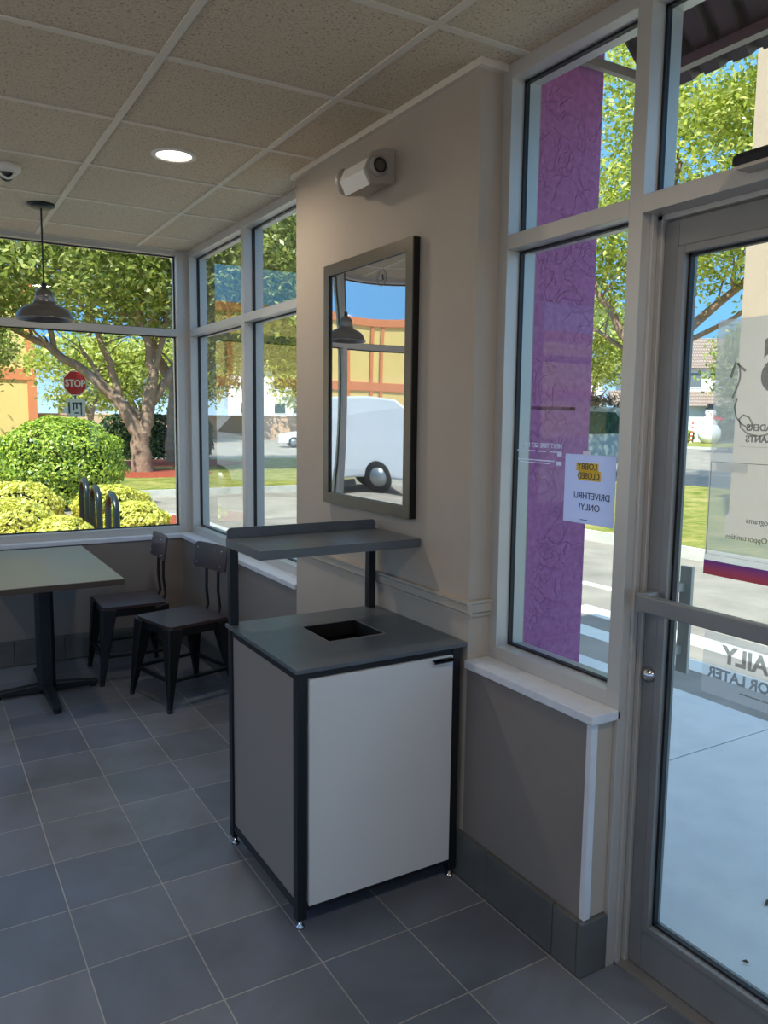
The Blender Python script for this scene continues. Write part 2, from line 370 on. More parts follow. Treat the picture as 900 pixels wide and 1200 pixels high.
# window_2: right side, beyond the column, two bays
w2 = win('window_2'); fr = MB(); ga = MB()
fr.box(1.602, FO, FY, FYO, .762, CZ).box(FX, FO, 5.255, FY, .762, CZ)     # corner post and jamb
fr.box(FX, FO, 4.265, 4.31, .762, CZ).box(FX, FO, 3.38, 3.42, .762, CZ)
for ya_, yb2 in ((3.42,4.265),(4.31,5.255)): fr.box(FX, FO, ya_, yb2, BZ0, BZ1).box(FX, FO, ya_, yb2, HZ0, CZ).box(FX, FO, ya_, yb2, TZ0, TZ1)
fr.build('window_frame', M['alu'], w2, .0015)
for y0, y1 in ((3.42, 4.265), (4.31, 5.255)):
    for z0, z1 in ((BZ1, TZ0), (TZ1, HZ0)): gasket_y(ga, y0, y1, z0, z1); pane_y(w2, y0, y1, z0, z1)
ga.build('gasket', M['rubber'], w2)
# window_3: between column and door
w3 = win('window_3'); fr = MB(); ga = MB()
fr.box(FX, FO, 1.988, 2.03, .762, CZ).box(FX, FO, 1.455, 1.5, 0, CZ)
fr.box(FX, FO, 1.5, 1.988, BZ0, BZ1).box(FX, FO, 1.5, 1.988, HZ0, CZ).box(FX, FO, 1.5, 1.988, TZ0, TZ1)
fr.build('window_frame', M['alu'], w3, .0015)
for z0, z1 in ((BZ1, TZ0), (TZ1, HZ0)): gasket_y(ga, 1.5, 1.988, z0, z1); pane_y(w3, 1.5, 1.988, z0, z1)
ga.build('gasket', M['rubber'], w3)
# window_4: transom light over the door and the door frame, next sidelight
w4 = win('window_4'); fr = MB(); ga = MB()
fr.box(FX, FO, .455, .5, 0, CZ)
for ya_, yb2 in ((.5,1.455),(-.555,.455),(-1.6,-.6)): fr.box(FX, FO, ya_, yb2, HZ0, CZ).box(FX, FO, ya_, yb2, TZ0, TZ1)
fr.box(FX, FO, -.555, .455, BZ0-.7, BZ1-.7).box(FX, FO, -1.6, -.6, BZ0-.7, BZ1-.7).box(FX, FO, -.6, -.555, 0, CZ)
fr.box(1.69, FO, 1.44, 1.455, 0, TZ0).box(1.69, FO, .5, .515, 0, TZ0).box(1.69, FO, .5, 1.455, 2.066, TZ0)   # door stops
fr.box(1.66, 1.675, 1.445, 1.455, 0, TZ0)
fr.build('window_frame', M['alu'], w4, .0015)
for y0, y1, z0, z1 in ((.5, 1.455, TZ1, HZ0), (-.555, .455, TZ1, HZ0), (-.555, .455, .107, TZ0), (-1.6, -.6, .107, TZ0)):
    gasket_y(ga, y0, y1, z0, z1); pane_y(w4, y0, y1, z0, z1)
ga.build('gasket', M['rubber'], w4)
# door_1: narrow stile glazed aluminium door
d1 = empty('door_1', (0,0,0), kind='structure'); DX0, DX1 = 1.70, 1.745
fr = MB().box(DX0, DX1, 1.395, 1.438, .012, 2.062).box(DX0, DX1, .518, .58, .012, 2.062).box(DX0, DX1, .58, 1.395, 1.995, 2.062).box(DX0, DX1, .58, 1.395, .012, .13)
fr.box(DX0-.004, DX1+.004, 1.372, 1.395, .13, 1.995).box(DX0-.004, DX1+.004, .58, .603, .13, 1.995).box(DX0-.004, DX1+.004, .603, 1.372, 1.975, 1.995).box(DX0-.004, DX1+.004, .603, 1.372, .13, .15)
fr.build('door_leaf', M['door_alu'], d1, .002)
g2 = MB(); gasket_y(g2, .603, 1.372, .15, 1.975, 1.722); g2.build('gasket', M['rubber'], d1)
MB().box(1.7215, 1.7225, .605, 1.37, .152, 1.973).build('pane', M['glass'], d1)
pb = MB().box(1.625, 1.650, .55, 1.405, 1.055, 1.098).box(1.627, 1.70, 1.388, 1.412, 1.05, 1.103).box(1.627, 1.70, .545, .57, 1.05, 1.103)
pb.build('push_bar', M['door_alu'], d1, .003)
MB().lathe([(.0,-.018),(.012,-.018),(.014,-.012),(.022,-.006),(.022,0)], (1.70,1.416,.865), axis='x').build('lock_cylinder', M['chrome'], d1)
pl = MB().box(1.80, 1.812, 1.374, 1.412, .862, 1.16).box(1.745, 1.80, 1.392, 1.43, 1.09, 1.115).box(1.745, 1.80, 1.392, 1.43, .915, .94)
pl.build('pull_handle', M['alu'], d1, .002)
MB().box(1.66, 1.80, .5, 1.455, 0, .010).build('threshold', M['door_alu'], d1)
# sensor housing on the transom above the door
sn = empty('door_sensor', (1.6,.975,2.116), label='dark motion sensor housing with pale underside mounted on the rail over the glass door', cat='sensor')
MB().prism([(-.022,-.006),(.03,-.006),(.03,.022),(-.012,.022),(-.022,.012)], 1, -.19, .19).build('housing', M['rubber'], sn, .004)
MB().box(-.018,.03,-.18,.18,-.014,-.006).build('underside', M['plastic'], sn)

# ------------------------------------------------------------------ paper notice and films on the glass
pn = empty('paper_notice', (GX-.004,1.652,1.353), label='white paper notice with mirrored lettering taped to the glass beside the door', cat='sign')
xx = .0
MB().box(-.001,.0, -.1, .1, -.101, .101).build('sheet', M['papert'], pn)
MB().box(-.002,-.0011, -.035, .052, .054, .077).box(-.002,-.0011, -.045, .043, .026, .055).build('highlight', M['hight'], pn)
text('LOBBY', .026, (-.003, -.032, .058), M['ink'], pn, ext=.0004)
text('CLOSED', .026, (-.003, -.042, .031), M['ink'], pn, ext=.0004, width=.9)
text('DRIVETHRU', .028, (-.003, -.085, -.028), M['ink'], pn, ext=.0004, width=.95)
text('ONLY!', .028, (-.003, -.048, -.061), M['ink'], pn, ext=.0004)
MB().box(-.002,-.001,.0,.03,-.091,-.089).build('small_print', M['ink'], pn)
MB().box(0,.001,.0,.03,.1,.112).build('tape', M['paper'], pn)
nx = empty('window_decal', (GX-.003,1.77,1.45), label='small white mirrored delivery decal on the glass in front of the purple pillar', cat='decal')
text('NEXT TIME GET IT D', .0195, (0, 0, .018), M['txtwhite'], nx, bold=.0004)
b = MB()
for i in range(4): b.box(0,.0005,.02+i*.05,.055+i*.05,.004,.008)
b.box(0,.0005,.03,.2,-.024,-.020).box(0,.0005,.05,.19,-.032,-.029).box(0,.0005,0,.02,-.006,.008).box(0,.0005,0,.024,-.034,-.022)
b.build('small_print', M['txtwhite'], nx)
dp = empty('door_poster', (1.716,1.276,1.17), label='large frosted film poster with mirrored grey lettering and purple stripe on the door glass', cat='poster')
MB().box(0,.0006,-.62,0,.036,.63).build('film', M['film'], dp)
gx = -.0012
t_ = NT('purple_to_red_film')
gr = t_.coords(kind='Generated'); sx = t_.add('ShaderNodeSeparateXYZ'); t_.link(gr, sx.inputs[0])
t_.link(t_.ramp(sx.outputs['Z'], [(0, lin((190,70,80))), (.45, lin((176,70,110))), (1, lin((112,62,150)))]), t_.b.inputs['Base Color'])
MB().box(gx,0,-.62,0,0,.036).build('purple_red_stripe', t_.m, dp)
# ribbon line frame and inner sheet
b = MB().box(gx,gx+.0005,-.60,-.004,.2835,.285).box(gx,gx+.0005,-.0055,-.004,.05,.285).box(gx,gx+.0005,-.6,-.01,.052,.0525).box(gx,gx+.0005,-.6,-.08,.324,.3245)
b.build('thin_border', M['inkgrey'], dp)
MB().box(gx,gx+.0005,-.105,-.02,.262,.282).build('caption_strip', M['film'], dp)
text('LEADERS', .022, (gx,-.095,.363), M['inkgrey'], dp, bold=.0006, align='RIGHT')
text('RESTAURANTS', .022, (gx,-.095,.336), M['inkgrey'], dp, bold=.0006, align='RIGHT')
text('Programs', .0195, (gx,-.110,.142), M['inkgrey'], dp, align='RIGHT')
text('Growth Opportunities', .0195, (gx,-.057,.098), M['inkgrey'], dp, align='RIGHT')
# big letter with looping arrow drawn round it
text('S', .17, (gx,-.205,.46), M['inkgrey'], dp, bold=.008, name='big_letter')
sw_ = []
for i in range(60):
    a = i/59*3.2*pi; sw_.append((gx, -.075-.03*cos(a*.5)-.045*i/59+.012*sin(a*2), .40+.05*sin(a)*.6+.045*i/59*0+.02*cos(a*1.4)))
MB().tube([(gx,-.06+.01*sin(i*.3), .385+.14*i/20) for i in range(8,21)]+[], .0022, 6).tube([(gx,-.045,.49),(gx,-.056,.525),(gx,-.083,.505)], .0032, 6).build('arrow', M['inkgrey'], dp)
MB().tube([(gx,-.066,.44),(gx,-.06,.42),(gx,-.066,.395),(gx,-.082,.378),(gx,-.1,.37),(gx,-.11,.38),(gx,-.1,.395),(gx,-.085,.4),(gx,-.075,.39),(gx,-.08,.37),(gx,-.1,.355),(gx,-.13,.35),(gx,-.17,.36)], .002, 6).build('loop', M['inkgrey'], dp)
hd = empty('hours_film', (1.716,1.262,.865), label='clear frosted hours film with big mirrored letters low on the door glass', cat='decal')
MB().box(0,.0006,-.6,0,0,.16).build('film', M['film2'], hd)
text('DAILY', .06, (gx,-.058,.092), M['inkgrey'], hd, bold=.002, align='RIGHT')
text('OR LATER', .037, (gx,-.018,.046), M['inkgrey'], hd, bold=.001, align='RIGHT')
MB().box(gx,gx+.0005,-.2,-.11,.024,.027).build('small_print', M['inkgrey'], hd)

# ------------------------------------------------------------------ waste station
ws = empty('waste_station', (0,0,0), label='tall grey waste bin cabinet with black steel frame, open top slot and tray shelf', cat='bin')
X0, X1, Y0, Y1, TZ = .932, 1.522, 2.035, 2.625, .822
lw = .032
for (x, y) in ((X0,Y0),(X1-lw,Y0),(X0,Y1-lw),(X1-lw,Y1-lw)):
    MB().box(x, x+lw, y, y+lw, .03, TZ-.012).build('frame_post', M['black'], ws, .002)
    f = MB().lathe([(.0,0),(.014,0),(.014,.008),(.006,.012),(.006,.03),(0,.03)], (x+lw/2,y+lw/2,0), 16); f.build('levelling_foot', M['chrome'], ws)
for z0, z1 in ((TZ-.04, TZ-.012), (.055, .082)):
    for q in ((X0+lw, X1-lw, Y0+.004, Y0+.03), (X0+lw, X1-lw, Y1-.03, Y1-.004), (X0+.004, X0+.03, Y0+lw, Y1-lw), (X1-.03, X1-.004, Y0+lw, Y1-lw)):
        MB().box(*q, z0, z1).build('frame_rail', M['black'], ws, .001)
MB().box(X0+.008, X0+.024, Y0+lw, Y1-lw, .082, TZ-.04).build('side_panel', M['sidepanel'], ws)
MB().box(X1-.024, X1-.008, Y0+lw, Y1-lw, .082, TZ-.04).build('side_panel', M['sidepanel'], ws)
MB().box(X0+lw, X1-lw, Y1-.024, Y1-.008, .082, TZ-.04).build('back_panel', M['sidepanel'], ws)
MB().box(X0+.03, X1-.03, Y0+.03, Y1-.03, .05, .06).build('bottom_panel', M['black'], ws)
dr = MB().box(X0+lw+.004, X1-lw-.003, Y0-.006, Y0+.012, .075, TZ-.036).build('door', M['panel'], ws, .001)
MB().box(X1-lw-.085, X1-lw-.012, Y0-.022, Y0-.004, TZ-.046, TZ-.041).box(X1-lw-.085, X1-lw-.012, Y0-.022, Y0-.018, TZ-.052, TZ-.041).build('handle', M['black'], dr)
ox0, ox1, oy0, oy1 = 1.145, 1.355, 2.25, 2.46
tx0, tx1, ty0, ty1 = X0-.008, 1.540, Y0-.012, Y1+.004
top = MB()
for (a0,a1,b0,b1) in ((tx0,ox0,ty0,ty1),(ox1,tx1,ty0,ty1),(ox0,ox1,ty0,oy0),(ox0,ox1,oy1,ty1)): top.box(a0,a1,b0,b1,TZ-.012,TZ)
tp = top.build('counter_top', M['slate'], ws)
MB().box(ox0-.005,ox0-.0003,oy0-.005,oy1+.005,TZ,TZ+.0012).box(ox1+.0003,ox1+.005,oy0-.005,oy1+.005,TZ,TZ+.0012).box(ox0-.0003,ox1+.0003,oy0-.005,oy0-.0003,TZ,TZ+.0012).box(ox0-.0003,ox1+.0003,oy1+.0003,oy1+.005,TZ,TZ+.0012).build('slot_rim', M['sidepanel'], ws)
MB().box(ox0,ox0+.002,oy0,oy1,TZ-.05,TZ-.0015).box(ox1-.002,ox1,oy0,oy1,TZ-.05,TZ-.0015).box(ox0+.002,ox1-.002,oy0,oy0+.002,TZ-.05,TZ-.0015).box(ox0+.002,ox1-.002,oy1-.002,oy1,TZ-.05,TZ-.0015).build('slot_collar', M['dark'], ws)
MB().box(ox0-.03,ox0-.02,oy0-.03,oy1+.03,.2,TZ-.013).box(ox1+.02,ox1+.03,oy0-.03,oy1+.03,.2,TZ-.013).box(ox0-.03,ox1+.03,oy0-.03,oy0-.02,.2,TZ-.013).box(ox0-.03,ox1+.03,oy1+.02,oy1+.03,.2,TZ-.013).box(ox0-.03,ox1+.03,oy0-.03,oy1+.03,.19,.2).build('bin_liner', M['dark'], ws)
sz = 1.128
for x in (X0, X1-lw): MB().box(x, x+.03, Y1-.032, Y1-.002, TZ, sz-.014).build('shelf_post', M['black'], ws, .001)
s_ = MB().box(X0-.002, 1.538, 2.315, Y1+.004, sz-.006, sz)
s_.box(X0-.002, 1.538, 2.315, 2.321, sz-.03, sz-.006).box(X0-.002, X0+.004, 2.321, Y1+.004, sz-.03, sz-.006).box(1.532, 1.538, 2.321, Y1+.004, sz-.03, sz-.006).build('tray_shelf', M['slate'], ws)
lip = [(X0,sz),(1.535,sz),(1.535,sz+.024),(1.529,sz+.032),(1.52,sz+.036),(X0+.015,sz+.036),(X0+.006,sz+.032),(X0,sz+.024)]
MB().prism(lip, 1, Y1-.002, Y1+.004).build('shelf_back_lip', M['slate'], ws)

# ------------------------------------------------------------------ poster frame
EY, EZ = 2.58, 2.07
pf = empty('display_frame', (0,0,0), label='tall framed glossy display with pewter frame hanging on the beige column', cat='picture frame')
a0, a1, b0, b1 = 2.354, 3.04, 1.193, 2.178; fw = .045; px0 = 1.514
b = MB()
for (p,q,r,s) in ((a0,a1,b1-fw,b1),(a0,a1,b0,b0+fw),(a0,a0+fw,b0+fw,b1-fw),(a1-fw,a1,b0+fw,b1-fw)): b.box(px0,px0+.006,p,q,r,s)
b.build('frame_face', M['frame'], pf, .001)
b = MB()
for (p,q,r,s) in ((a0+.001,a1-.001,b1-.012,b1-.001),(a0+.001,a1-.001,b0+.001,b0+.012),(a0+.001,a0+.012,b0+.012,b1-.012),(a1-.012,a1-.001,b0+.012,b1-.012)): b.box(px0+.006,WX-.0005,p,q,r,s)
b.box(px0+.006,px0+.014,a1-fw-.004,a1-fw+.004,b0+fw,b1-fw)
b.build('frame_edge', M['framein'], pf)
# slightly bowed glossy cover
n = 14; vs = []; fs = []
for i in range(n+1):
    for j in range(n+1):
        u = i/n; v = j/n; bow = .0022*(1-(2*u-1)**2)*(1-(2*v-1)**2)
        vs.append((px0+.010-bow, a0+fw-.004+(a1-a0-2*fw+.008)*u, b0+fw-.004+(b1-b0-2*fw+.008)*v))
for i in range(n):
    for j in range(n): k = i*(n+1)+j; fs.append((k,k+1,k+n+2,k+n+1))
MB().add(vs, fs, True).build('glossy_cover', M['poster'], pf)
em = MB().tube([(px0+.0065, EY+.030*cos(a/24*2*pi), EZ+.030*sin(a/24*2*pi)) for a in range(25)], .0012, 6)
em.prism([(EY-.014,EZ-.01),(EY+.014,EZ-.01),(EY+.009,EZ-.002),(EY+.006,EZ+.012),(EY-.006,EZ+.012),(EY-.009,EZ-.002)], 0, px0+.006, px0+.007)
em.build('faint_emblem', mat('faint_grey', (122,120,122), .3), pf)

# ------------------------------------------------------------------ emergency light
el = empty('emergency_light', (0,0,0), label='beige emergency light with round lamp heads mounted high on the column', cat='emergency light')
prof = [(WX,2.512),(1.490,2.507),(1.443,2.488),(1.418,2.425),(1.443,2.376),(1.54,2.392),(WX,2.40)]
MB().prism(prof, 1, 2.525, 2.72).build('housing', M['plastic'], el, .004)
MB().prism([(1.4435,2.487),(1.416,2.4245),(1.4415,2.3765),(1.4445,2.3775),(1.421,2.4245),(1.4465,2.486)], 1, 2.535, 2.71).build('diffuser', M['white'], el)
def lamp_head(y, s):
    h = MB().lathe([(.0,0),(.03,0),(.034,-.004*s),(.034,-.02*s),(.0,-.02*s)], (1.468,y,2.44), 28, 'y').build('lamp_head', M['plastic'], el)
    MB().lathe([(.019,-.021*s),(.026,-.021*s),(.026,-.024*s),(.019,-.024*s),(.019,-.021*s)], (1.468,y,2.44), 28, 'y').build('lamp_ring', M['rubber'], h)
    MB().lathe([(0,-.021*s),(.019,-.022*s)], (1.468,y,2.44), 28, 'y').build('lamp_lens', M['frame'], h)
lamp_head(2.527, 1)
MB().lathe([(0,.0),(.02,0),(.022,.03),(.048,.05),(.052,.07),(.046,.075),(0,.07)], (1.487,2.72,2.452), 28, 'y').build('lamp_head', M['plastic'], el)

# ------------------------------------------------------------------ ceiling fittings
def downlight(x, y, label):
    o = empty('recessed_downlight', (x,y,CZ), label=label, cat='ceiling light')
    MB().lathe([(.072,-.002),(.094,-.001),(.092,-.006),(.075,-.008),(.070,-.003),(.072,-.002)], (0,0,0), 40).build('trim_ring', M['white'], o)
    MB().lathe([(0,-.003),(.071,-.003),(.071,-.001),(0,-.001)], (0,0,0), 40).build('lens', M['lens'], o)
    L = bpy.data.lights.new('downlight_lamp', 'AREA'); L.shape = 'DISK'; L.size = .14; L.energy = LAMP; L.color = (1,.86,.70); L.spread = radians(170)
    lo = bpy.data.objects.new('downlight_lamp', L); COL.objects.link(lo); lo.location = (0,0,-.012); lo.parent = o
LAMP = 7
downlight(1.0, 3.41, 'lit round recessed downlight in the ceiling tiles near the column')
for i, (x, y) in enumerate(((-.8,3.41),(-2.6,3.41),(1.0,.4),(-.8,.4),(-2.6,.4),(1.0,-2.4),(-.8,-2.4),(-2.6,-2.4))):  # unseen downlights added to brighten the room
    downlight(x, y, 'added unseen fill downlight %s' % ['further left along the window side','at the far left of the window side','above the entrance door','in the middle of the room','left in the middle of the room','at the back by the door side','at the back in the middle','at the back on the left'][i])
sc = empty('security_camera', (.415,3.95,CZ), label='white dome security camera on the ceiling at the left edge', cat='camera')
MB().lathe([(0,0),(.062,0),(.062,-.018),(.045,-.034),(.034,-.036),(0,-.036)], n=32).build('base', M['white'], sc)
MB().ball((0,0,-.036), (.033,.033,.034), 24, 12).build('dome', M['cardark'], sc)
MB().tube([(-.03,-.024,-.04),(-.018,-.034,-.058),(0,-.038,-.066),(.018,-.034,-.058),(.03,-.024,-.04)], .006, 8).build('shroud', M['white'], sc)
pe = empty('pendant_lamp', (.637,4.56,CZ), label='brushed metal dome pendant lamp hanging on a black cord over the table', cat='pendant lamp')
MB().lathe([(0,0),(.068,0),(.068,-.01),(.05,-.02),(0,-.022)], n=32).build('canopy', M['black'], pe)
MB().tube([(0,0,-.02),(0,0,-.41)], .0045, 8).build('cord', M['black'], pe)
MB().lathe([(0,-.40),(.012,-.40),(.014,-.43),(0,-.43)], n=20).build('cord_grip', M['black'], pe)
zs = -.43
shp = [(.0,zs+.003),(.022,zs),(.040,zs-.014),(.047,zs-.034),(.0495,zs-.044),(.046,zs-.047),(.052,zs-.056),(.0495,zs-.060),(.056,zs-.070),(.060,zs-.078),(.095,zs-.090),(.122,zs-.108),(.138,zs-.132),(.144,zs-.150),(.149,zs-.152),(.149,zs-.158),(.142,zs-.158),(.134,zs-.134),(.118,zs-.112),(.09,zs-.096),(.05,zs-.085),(0,zs-.08)]
MB().lathe(shp, n=48).build('shade', M['shade'], pe)
MB().ball((0,0,zs-.115), .03, 16, 10).build('bulb', M['white'], pe)

# ------------------------------------------------------------------ table and chairs
tb = empty('pedestal_table', (.585,4.64,0), label='square grey laminate pedestal table with black column under the far window', cat='table')
MB().box(-.325,.288,-.685,.46,.717,.745).build('tabletop_edge', M['tabedge'], tb)
MB().box(-.325,.288,-.685,.46,.745,.748).build('tabletop', M['table'], tb)
MB().prism([(a*.046+ (0),b*.046) for a,b in ((-1,-.6),(-.6,-1),(.6,-1),(1,-.6),(1,.6),(.6,1),(-.6,1),(-1,.6))], 2, .03, .70).build('column', M['black'], tb)
MB().box(-.15,.15,-.15,.15,.70,.717).build('mounting_plate', M['black'], tb)
for k, (dx, dy, L_) in enumerate(((1,0,.27),(-1,0,.27),(0,1,.38),(0,-1,.38))):
    b = MB().beam((dx*.03,dy*.03,.035),(dx*L_,dy*L_,.026), .055, .045, .05, .026)
    b.build('foot_arm', M['black'], tb, .006)
    MB().lathe([(0,0),(.018,0),(.018,.014),(0,.014)], (dx*(L_-.02),dy*(L_-.02),0), 14).build('glide', M['black'], tb)
def chair():
    c = empty('dining_chair', label='x', cat='chair', group=None)
    h = .185; f = .205; z = .435
    # seat: rounded square board, slightly proud plywood edge
    def rr(h_, r=.03, n=5):
        P = []
        for cx, cy, a0_ in ((h_-r,h_-r,0),(-h_+r,h_-r,90),(-h_+r,-h_+r,180),(h_-r,-h_+r,270)):
            for i in range(n+1): a = radians(a0_+90*i/n); P.append((cx+r*cos(a), cy+r*sin(a)))
        return P
    MB().prism(rr(h), 2, z+.004, z+.017).build('seat', M['wood'], c)
    MB().prism(rr(h-.002), 2, z, z+.004).build('seat_edge', M['edgewood'], c)
    MB().box(-h+.012,h-.012,-h+.008,-h+.016,z-.045,z).box(-h+.012,h-.012,h-.016,h-.008,z-.045,z).box(-h+.008,-h+.016,-h+.012,h-.012,z-.045,z).box(h-.016,h-.008,-h+.012,h-.012,z-.045,z).build('seat_frame', M['chairblack'], c)
    for sx in (-1,1):
        for sy in (-1,1):
            MB().beam((sx*(h-.035),sy*(h-.035),z-.002),(sx*f,sy*f,.012), .085, .022, .085, .022).build('leg', M['chairblack'], c, .006)
            MB().lathe([(0,0),(.014,0),(.014,.014),(0,.014)], (sx*f,sy*f,0), 10).build('leg_glide', M['rubber'], c)
    for sx in (-1,1):
        MB().beam((sx*.185,-.19,.16),(sx*.185,.19,.16), .014, None, .022).build('stretcher', M['chairblack'], c)
        MB().beam((-.19,sx*.185,.16),(.19,sx*.185,.16), .022, None, .014).build('stretcher', M['chairblack'], c)
    for sy in (-1,1):
        MB().tube([(h-.02,sy*.062,z-.01),(h+.004,sy*.062,z+.005),(h+.018,sy*.062,z+.04),(h+.008,sy*.06,z+.14),(h+.010,sy*.06,z+.24),(h+.028,sy*.06,z+.36)], .0085, 10).build('back_upright', M['chairblack'], c)
    # back board, gently curved
    vs = []; n = 10
    outline = [(-.16,.01),(-.152,0),(.152,0),(.16,.01),(.16,.135),(.148,.148),(-.148,.148),(-.16,.135)]
    bb = MB(); N = 16; V_ = []
    for i in range(N+1):
        yy = -.16+.32*i/N; e_ = max(0, abs(yy)-.142)/.018
        for t in (0, 1):
            zc = (z+.255+.010*e_*e_, z+.40-.010*e_*e_)[t]; xx = h-.004+.010*(1-(yy/.16)**2)+(zc-z-.255)*.14
            V_ += [(xx, yy, zc), (xx-.011, yy, zc)]
    F_ = []
    for i in range(N):
        a = 4*i; b = a+4; F_ += [(a,b,b+2,a+2),(a+1,a+3,b+3,b+1),(a+2,b+2,b+3,a+3),(a,a+1,b+1,b)]
    F_ += [(0,2,3,1),(4*N,4*N+1,4*N+3,4*N+2)]
    bb.add(V_, F_)
    br_ = bb.build('backrest', M['wood'], c)
    for yy, zc in ((-.12,z+.285),(-.12,z+.37),(.12,z+.285),(.12,z+.37),(-.05,z+.37)):
        lean = (zc-z-.255)*.14
        MB().ball((h-.024+lean+.010*(1-(yy/.16)**2), yy, zc), .005, 8, 6).build('screw', M['chrome'], br_)
    return c
ch1 = chair(); ch1.location = (1.245,4.24,0); ch1.rotation_euler.z = radians(14)
tag(ch1, 'nearer of two black metal chairs with dark wooden seats, beside the low side wall', 'chair', 'dining chairs at the table')
ch2 = copy_tree(ch1); ch2.location = (1.085,4.80,0); ch2.rotation_euler.z = radians(-1)
tag(ch2, 'black metal chair with dark wooden seat nearest the far wall, facing the table end', 'chair', 'dining chairs at the table')

# ------------------------------------------------------------------ outside: ground
G = -.15
struct('sidewalk', MB().box(1.76, 3.83, -8, 2.327, -.3, -.02).box(1.76, 3.83, 2.335, 7.5, -.3, -.02).box(-8, 1.76, 5.42, 7.0, -.3, -.02), M['concrete'])
struct('asphalt_lot', MB().box(-90, 110, -30, 110, G-.2, G), M['asphalt'])
b = MB()
for x0, x1 in ((4.55,4.78),(5.08,5.34),(6.0,6.12)): b.box(x0, x1, -3, 5.2 if x0 < 6 else 6, G, G+.004)
tag(b.build('parking_lines', M['paint']), 'faded white stripes painted on the asphalt beyond the sidewalk', 'road marking')
def island(name, poly, label, curbw=.16, m=M['grass'], z=.0):
    P = [Vector(p) for p in poly]; n_ = len(P); cen = sum(P, Vector((0,0)))/n_
    inner = [p+(cen-p).normalized()*curbw*1.3 for p in P]
    o = MB().prism([tuple(p) for p in inner], 2, G, z+.01).build(name, m); tag(o, kind='structure')
    c = MB(); 
    for i in range(n_):
        a, b_ = P[i], P[(i+1)%n_]; ai, bi = inner[i], inner[(i+1)%n_]
        c.add([(a.x,a.y,G),(b_.x,b_.y,G),(bi.x,bi.y,G),(ai.x,ai.y,G),(a.x,a.y,z),(b_.x,b_.y,z),(bi.x,bi.y,z),(ai.x,ai.y,z)], [(0,1,5,4),(3,7,6,2),(4,5,6,7),(0,3,2,1),(0,4,7,3),(1,2,6,5)])
    struct('trim_curb', c, M['curb'])
def rrect(x0, x1, y0, y1, r=1.5, n=6):
    P = []
    for cx, cy, a0_ in ((x1-r,y1-r,0),(x0+r,y1-r,90),(x0+r,y0+r,180),(x1-r,y0+r,270)):
        for i in range(n+1): a = radians(a0_+90*i/n); P.append((cx+r*cos(a), cy+r*sin(a)))
    return P
island('lawn_strip', rrect(8.3, 16.5, -12, 14.5), None)
island('lawn_island', rrect(-14, 14.5, 16.7, 28.5, 2), None)
island('lawn_verge', rrect(30, 90, 60, 66, 1), None)
island('lawn_frontyard', rrect(44, 80, 30, 52, 1), None)
island('mulch_bed', rrect(-1.6, 3.9, 8.3, 13.6, 1.2), None, m=M['soil'], z=-.06)
tag(MB().lathe([(0,.06),(1.0,.05),(1.7,.012),(1.9,-.02)], (5.5,21.7,0), 40).build('mulch_ring', M['soil']), 'red mulch ring around the foot of the big tree', 'mulch')
tag(MB().lathe([(0,.06),(1.3,.05),(2.2,.012),(2.4,-.02)], (7.6,26.2,0), 40).build('mulch_ring', M['soil']), 'red mulch ring around the darker trunk behind the big tree', 'mulch')

# ------------------------------------------------------------------ purple pillar, canopy, pylon
pp = empty('purple_pillar', (0,0,0), label='purple rough stucco pillar outside the window beside the door', cat='pillar')
MB().box(1.79, 2.155, 2.2, 2.75, -.02, 1.590).box(1.79, 2.155, 2.2, 2.75, 1.603, 4.2).box(1.80, 2.15, 2.225, 2.74, 1.590, 1.603).build('stucco_face', M['purple'], pp)
MB().box(2.157, 2.232, 2.203, 2.75, -.02, 4.2).build('corner_strip', M['purple'], pp)
aw = empty('awning', (0,0,0), label='dark bronze corrugated metal awning over the door outside', cat='awning')
ns = 60; vs = []; ya, yb = 2.13, -1.5
seg = []; y = ya; k = 0
while y > yb:
    seg += [(y,0),(y-.055,0),(y-.07,.03),(y-.095,.03)]; y -= .11
vs = []
for yy, hh in seg:
    vs += [(1.797+hh*.7, yy, 3.378+hh*.7), (2.424+hh*.7, yy, 2.75+hh*.7)]
fs = [(2*i,2*i+1,2*i+3,2*i+2) for i in range(len(seg)-1)]
dk = MB().add(vs, fs).build('corrugated_deck', M['awn'], aw); sm = dk.modifiers.new('s','SOLIDIFY'); sm.thickness = .006
MB().box(2.34,2.375,yb,2.13,2.765,2.80).build('edge_beam', M['awnbar'], aw)
MB().box(1.786,2.40,2.115,2.14,2.775,2.805).build('end_bar', M['awnbar'], aw)
MB().box(1.785,2.40,.4,.425,2.775,2.805).build('end_bar', M['awnbar'], aw)
MB().add([(1.785,2.13,3.37),(1.785,2.13,3.33),(2.40,2.13,2.755),(2.43,2.13,2.755),(1.785,2.12,3.37),(1.785,2.12,3.33),(2.40,2.12,2.755),(2.43,2.12,2.755)], [(0,1,2,3),(7,6,5,4),(0,4,5,1),(2,6,7,3),(1,5,6,2),(0,3,7,4)]).build('end_trim', M['awn'], aw)
py = empty('sign_pylon', (9.88,6.71,0), radians(30), label='tall beige stucco pylon standing on the lawn strip beyond the door', cat='pylon')
MB().box(-.3,.3,-.4,.2,-.02,7.5).build('shaft', M['beige'], py)
MB().box(-.2,.2,-.46,-.4,-.02,7.5).build('raised_panel', M['beige'], py)
MB().box(-.38,.38,-.5,.28,7.5,7.7).build('cap', M['beige'], py)
MB().box(-.34,.34,-.5,.24,-.05,.3).build('plinth', M['beige'], py)

